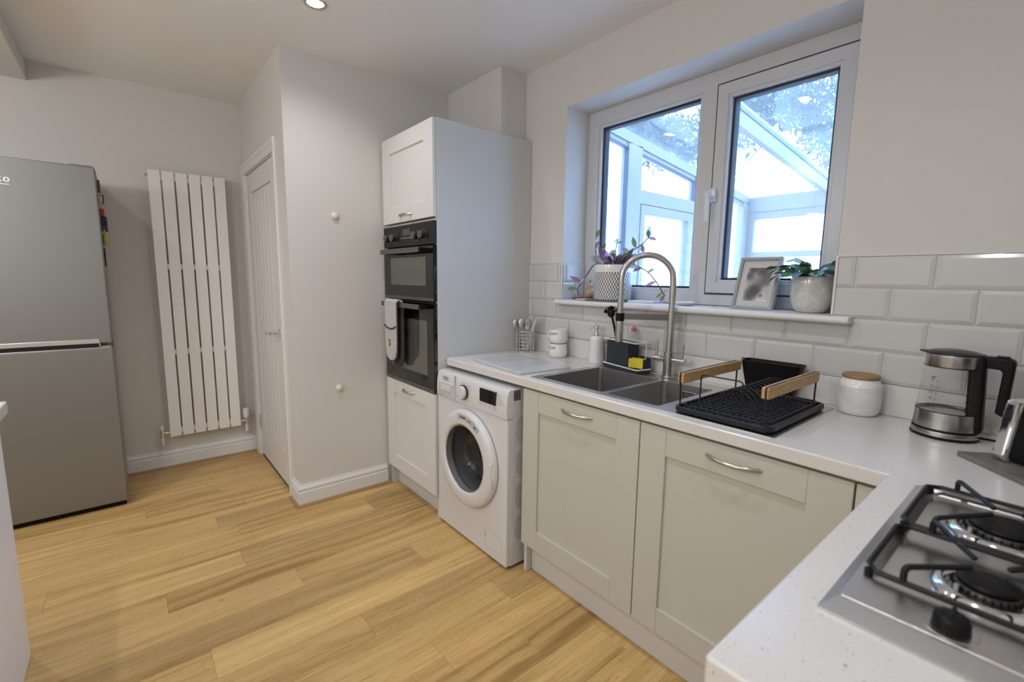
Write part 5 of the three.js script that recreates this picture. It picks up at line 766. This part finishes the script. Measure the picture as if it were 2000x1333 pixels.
{ // forest cactus in a white glazed pot
  const t = thing('leafy_cactus', 'dark green flat-segmented cactus in a rounded white pot beside the picture frame', 'potted plant', [1.494, LY + 0.0003, -0.078]);
  const mottled = dataTex(128, 128, (x, y) => { const b = 214 + 34 * (fbm(x / 9, y / 9, 91, 3) - 0.5); return [b, b, b - 4]; }); mottled.repeat.set(3, 2);
  part('pot', lathe([[0, 0.0005], [0.04, 0.0005], [0.045, 0.003], [0.059, 0.018], [0.0675, 0.04], [0.0715, 0.07], [0.0708, 0.105], [0.0685, 0.132], [0.066, 0.133], [0.065, 0.128], [0.066, 0.1], [0, 0.098]], 64), phys([1, 1, 0.98], 0.18, 0, { map: mottled, clearcoat: 0.5, clearcoatRoughness: 0.08 }), t);
  part('soil', lathe([[0, 0.116], [0.04, 0.114], [0.065, 0.108]], 24), std([0.03, 0.02, 0.014], 0.95), t);
  const seg = leafGeo(0.046, 0.038, 0.16, 0.12, 10, 0.22), mats = [phys([0.035, 0.085, 0.03], 0.42, 0, { transmission: 0.15, thickness: 0 }), phys([0.055, 0.13, 0.04], 0.42, 0, { transmission: 0.2, thickness: 0 }), phys([0.03, 0.075, 0.045], 0.4, 0, { transmission: 0.12, thickness: 0 })], r = rng(19);
  const chain = (x, z, a, n, up, drop, sc = 1) => { let p = V3(x, 0.118, z), e = up; for (let i = 0; i < n; i++) { const d = V3(Math.cos(a) * Math.cos(e), Math.sin(e), Math.sin(a) * Math.cos(e)), f = V3(-Math.cos(a) * Math.sin(e), Math.cos(e), -Math.sin(a) * Math.sin(e)).add(V3((r() - 0.5) * 0.9, 0, (r() - 0.5) * 0.9 + 0.25)); const m = part('stem_segment', seg, mats[Math.floor(r() * 3)], t); aim(m, p.toArray(), d.toArray(), f.toArray()); m.scale.setScalar(sc); p.add(d.multiplyScalar(0.037 * sc)); e -= drop * (0.8 + 0.4 * r()); a += (r() - 0.5) * 0.35; } };
  const l = Math.PI;
  chain(-0.01, 0.02, l + 0.1, 4, 1.15, 0.55); chain(-0.02, 0.03, l - 0.35, 4, 0.95, 0.5); chain(-0.015, -0.01, l + 0.25, 4, 1.2, 0.42); chain(-0.025, 0.04, l - 0.7, 3, 0.9, 0.75); chain(-0.02, 0.02, l - 0.1, 4, 0.75, 0.5); chain(-0.01, 0.04, l - 1.0, 3, 0.9, 0.8);
  chain(0.015, 0.01, -0.05, 3, 0.95, 0.5); chain(0.02, -0.02, 0.15, 3, 0.8, 0.42, 0.9); chain(0.01, 0.03, 0.7, 3, 0.95, 0.7); chain(0.025, 0.02, 0.4, 2, 0.75, 0.6); chain(0, 0.03, 1.5, 2, 0.9, 0.9); chain(0.005, 0, 1.9, 3, 1.2, 0.6, 0.9); chain(-0.01, 0, l, 3, 1.35, 0.5); chain(-0.02, 0.035, l - 0.5, 4, 1.1, 0.62); chain(-0.005, 0.045, l - 1.3, 3, 1.0, 0.8); chain(0.02, 0.035, 0.55, 3, 1.0, 0.65); chain(0.01, 0.045, 1.1, 3, 0.95, 0.85); chain(0.0, -0.02, -0.4, 3, 1.2, 0.5);
}

// ---------------------------------------------------------------- outside: lean-to conservatory, garden
{
  const c = thing('conservatory', 'white plastic lean-to conservatory seen through the window', 'conservatory', [0, 0, 0]), XS = -0.2, ZF = -3.2, XE = 3.3, G = M.grey_upvc;
  const roofY = (z) => 2.55 + (z + 0.28) * 0.118;                                  // top of the side frame
  const raked = (z0, z1, d0, d1, x0, x1) => { const q = (z, d) => V3(0, roofY(z) - d, z), f = [[z0, d0], [z1, d0], [z1, d1], [z0, d1]].map(([z, d]) => q(z, d)), A = f.map((p) => p.clone().setX(x0)), B = f.map((p) => p.clone().setX(x1)); return solid([A, B, ...A.map((_, i) => [A[i], A[(i + 1) % 4], B[(i + 1) % 4], B[i]])]); };
  for (const x of [XS, XE]) {
    const a = x - 0.035, b = x + 0.035;
    part('rake_frame', [raked(-0.3, ZF, 0.0, 0.075, a, b), raked(-0.3, ZF, 0.075, 0.115, a + 0.012, b - 0.012)], G, c);
    part('sill_wall', span(a - 0.06, b + 0.06, 0, 0.58, ZF - 0.05, -0.3, 0.002), std([0.7, 0.68, 0.64], 0.8), c);
    part('side_post', [[-0.38, -0.3], [-1.31, -1.13], [-2.23, -2.12], [ZF, ZF + 0.12]].map(([z0, z1]) => span(a, b, 0.58, roofY(z0) - 0.06, z0, z1, 0.004)), G, c);
    part('side_transom', [span(a, b, 1.935, 2.045, -2.13, -1.3, 0.006), span(a, b, 0.58, 0.66, -1.14, -0.36, 0.004), span(a, b, 0.58, 0.66, ZF + 0.1, -2.2, 0.004)], G, c);
    const d = part('side_door', [span(a + 0.01, b + 0.008, 0.6, 1.93, -1.37, -1.312, 0.005), span(a + 0.01, b + 0.008, 0.6, 1.93, -2.118, -2.02, 0.005), span(a + 0.01, b + 0.008, 1.86, 1.93, -2.03, -1.36, 0.005), span(a + 0.01, b + 0.008, 0.6, 0.7, -2.03, -1.36, 0.005)], G, c);
    part('door_pane', span(x - 0.002, x + 0.002, 0.69, 1.87, -2.03, -1.36, 0), M.glass, d); part('door_gasket', [span(x - 0.004, x + 0.02, 0.7, 1.86, -2.024, -2.018, 0)], std([0.3, 0.34, 0.4], 0.6), d);
    part('side_pane', [span(x - 0.002, x + 0.002, 0.64, 2.36, -1.14, -0.37, 0), span(x - 0.002, x + 0.002, 0.64, 2.1, ZF + 0.1, -2.2, 0), span(x - 0.002, x + 0.002, 2.04, 2.24, -2.13, -1.3, 0)], M.glass, c);
    part('gasket', [span(x - 0.004, x + 0.036, 0.66, roofY(-1.12) - 0.115, -1.133, -1.126, 0), span(x - 0.004, x + 0.036, 2.045, roofY(-2.12) - 0.115, -2.122, -2.115, 0), raked(-1.3, -2.12, 0.113, 0.118, x - 0.004, x + 0.036), raked(-0.38, -1.13, 0.113, 0.118, x - 0.004, x + 0.036)], std([0.10, 0.12, 0.16], 0.6), c);
  }
  const f0 = ZF - 0.06, f1 = ZF + 0.01;
  part('eaves_beam', [span(XS - 0.03, XE + 0.03, 2.045, 2.2, f0, f1, 0.008), span(XS - 0.03, XE + 0.03, 1.975, 2.05, f0 + 0.01, f1 - 0.012, 0.004)], G, c);
  part('front_post', [XS - 0.03, 0.92, 2.05, XE - 0.1].map((x) => span(x, x + 0.13, 0.58, 2.05, f0 + 0.005, f1 - 0.005, 0.004)), G, c);
  part('front_transom', [span(XS, XE, 1.585, 1.64, f0 + 0.008, f1 - 0.008, 0.004), span(XS, XE, 0.58, 0.66, f0 + 0.008, f1 - 0.008, 0.004)], G, c);
  part('front_pane', span(XS, XE, 0.6, 2.0, ZF - 0.03, ZF - 0.026, 0), M.glass, c); part('front_sill_wall', span(XS - 0.1, XE + 0.1, 0, 0.58, ZF - 0.12, ZF + 0.04, 0.002), std([0.7, 0.68, 0.64], 0.8), c);
  for (const x of [0.575, 1.35, 2.12, 2.7]) { const r = part('rafter', [raked(-0.3, ZF, -0.01, 0.085, x - 0.022, x + 0.022), raked(-0.3, ZF, -0.055, -0.03, x - 0.03, x + 0.03)], G, c); part('rafter_seal', [raked(-0.3, ZF, -0.03, -0.01, x - 0.028, x + 0.028)], std([0.25, 0.3, 0.36], 0.6), r); }
  const edges = [XS - 0.03, 0.575, 1.35, 2.12, 2.7, XE + 0.03]; for (let i = 0; i < 5; i++) part('roof_pane', raked(-0.29, ZF - 0.1, -0.028, -0.016, edges[i] + 0.012, edges[i + 1] - 0.012), phys([0.9, 0.94, 0.97], 0.0, 0, { transmission: 0.93, thickness: 0, ior: 1.3 }), c);
  part('wall_plate', span(XS - 0.03, XE + 0.03, 2.47, 2.62, -0.36, -0.285, 0.004), G, c);
  part('floor_slab', span(XS, XE, -0.02, 0.001, ZF, -0.285, 0), std([0.62, 0.6, 0.57], 0.5), c);
}
structMesh('garden_ground', span(-14, 12, -0.14, -0.04, -22, -3.32, 0), std([0.55, 0.57, 0.5], 0.95), 'pale ground of the garden beyond the conservatory');
{ // trees: trunk, branches, leaves
  const leafQ = (() => { const s = new THREE.Shape(); s.moveTo(0, 0); s.quadraticCurveTo(0.35, 0.4, 0, 1); s.quadraticCurveTo(-0.35, 0.4, 0, 0); return new THREE.ShapeGeometry(s, 3); })();
  function tree(name, label, x, z, trunkH, tr, blobs, count, size, color, seed) {
    const t = thing(name, label, 'tree', [x, -0.06, z]), r = rng(seed), bark = std([0.2, 0.17, 0.14], 0.9);
    part('trunk', tube([[0, 0, 0], [0.06, trunkH * 0.4, 0.05], [-0.03, trunkH * 0.75, 0], [0, trunkH, 0]], tr, 20, 10), bark, t);
    part('branch', blobs.slice(0, 7).map((b) => tube([[0, trunkH * 0.82, 0], [b[0] * 0.4, trunkH * 0.82 + (b[1] - trunkH * 0.82) * 0.55, b[2] * 0.4], [b[0], b[1], b[2]]], tr * 0.1, 12, 7)), bark, t);
    const m = new THREE.InstancedMesh(leafQ, phys(color, 0.7, 0, { transmission: 0.45, thickness: 0 }), count), q = new THREE.Quaternion(), M4 = new THREE.Matrix4(), col = new THREE.Color();
    const total = blobs.reduce((a, b) => a + b[3] ** 2.2, 0); let i = 0;
    blobs.forEach((b, k) => { const n = k === blobs.length - 1 ? count - i : Math.floor(count * b[3] ** 2.2 / total); for (let j = 0; j < n && i < count; j++, i++) { const d = V3(r() - 0.5, r() - 0.5, r() - 0.5).normalize().multiplyScalar(b[3] * Math.pow(r(), 0.42)); q.setFromEuler(new THREE.Euler(r() * TAU, r() * TAU, r() * TAU)); const s = size * (0.6 + 0.8 * r()); M4.compose(V3(b[0] + d.x, b[1] + d.y * (b[4] ?? 0.7), b[2] + d.z), q, V3(s, s, s)); m.setMatrixAt(i, M4); const u = 0.75 + 0.5 * r(); m.setColorAt(i, col.setRGB(u, u, u)); } });
    m.name = 'foliage'; m.userData.kind = 'stuff'; t.add(m);
  }
  const r = rng(404), crown = [];
  const TX = -2.75, TZ = -7.6;
  for (let i = 0; i < 300 && crown.length < 100; i++) {                           // a wide uneven crown, lower on both flanks than in the middle
    const yaw = (13.5 + 25 * r()) * Math.PI / 180, el = 9 + 20 * r(), d = 8.2 + 3.4 * r(), deg = yaw * 180 / Math.PI, low = deg > 31 ? 14.5 : deg > 22 ? 12.5 + 5 * r() : deg > 18 ? 11.5 + 4 * r() : 9.5;
    if (el < low) continue; const x = 2.126 - d * Math.sin(yaw), z = 1.89 - d * Math.cos(yaw), y = 1.33 + d * Math.tan(el * Math.PI / 180);
    crown.push([x - TX, y + 0.06, z - TZ, 0.22 + 0.34 * r(), 0.8]);
  }
  tree('garden_tree', 'large leafy tree overhanging the conservatory roof', TX, TZ, 3.6, 0.09, crown, 36000, 0.11, [0.15, 0.175, 0.14], 5);
  tree('slender_tree', 'slender pale green tree beyond the far conservatory window', 0.35, -5.6, 2.3, 0.04, [[0, 2.5, 0, 0.42], [0.25, 2.75, 0, 0.35], [-0.2, 2.3, 0.1, 0.28], [0.05, 2.0, 0, 0.2, 1.2], [0.02, 1.75, 0, 0.14, 1.4]], 1700, 0.09, [0.4, 0.52, 0.34], 9);
  tree('hedge_tree', 'pale round shrub tree left of the conservatory side wall', -3.6, -3.4, 1.9, 0.06, [[0, 2.6, 0, 0.7], [0.4, 3.1, 0.3, 0.5], [-0.3, 2.2, -0.2, 0.5], [0.2, 3.5, -0.2, 0.45]], 2600, 0.12, [0.4, 0.5, 0.36], 13);
}

scene.traverse((o) => { if (o.isMesh) { o.castShadow = true; o.receiveShadow = true; } });
renderer.render(scene, camera);
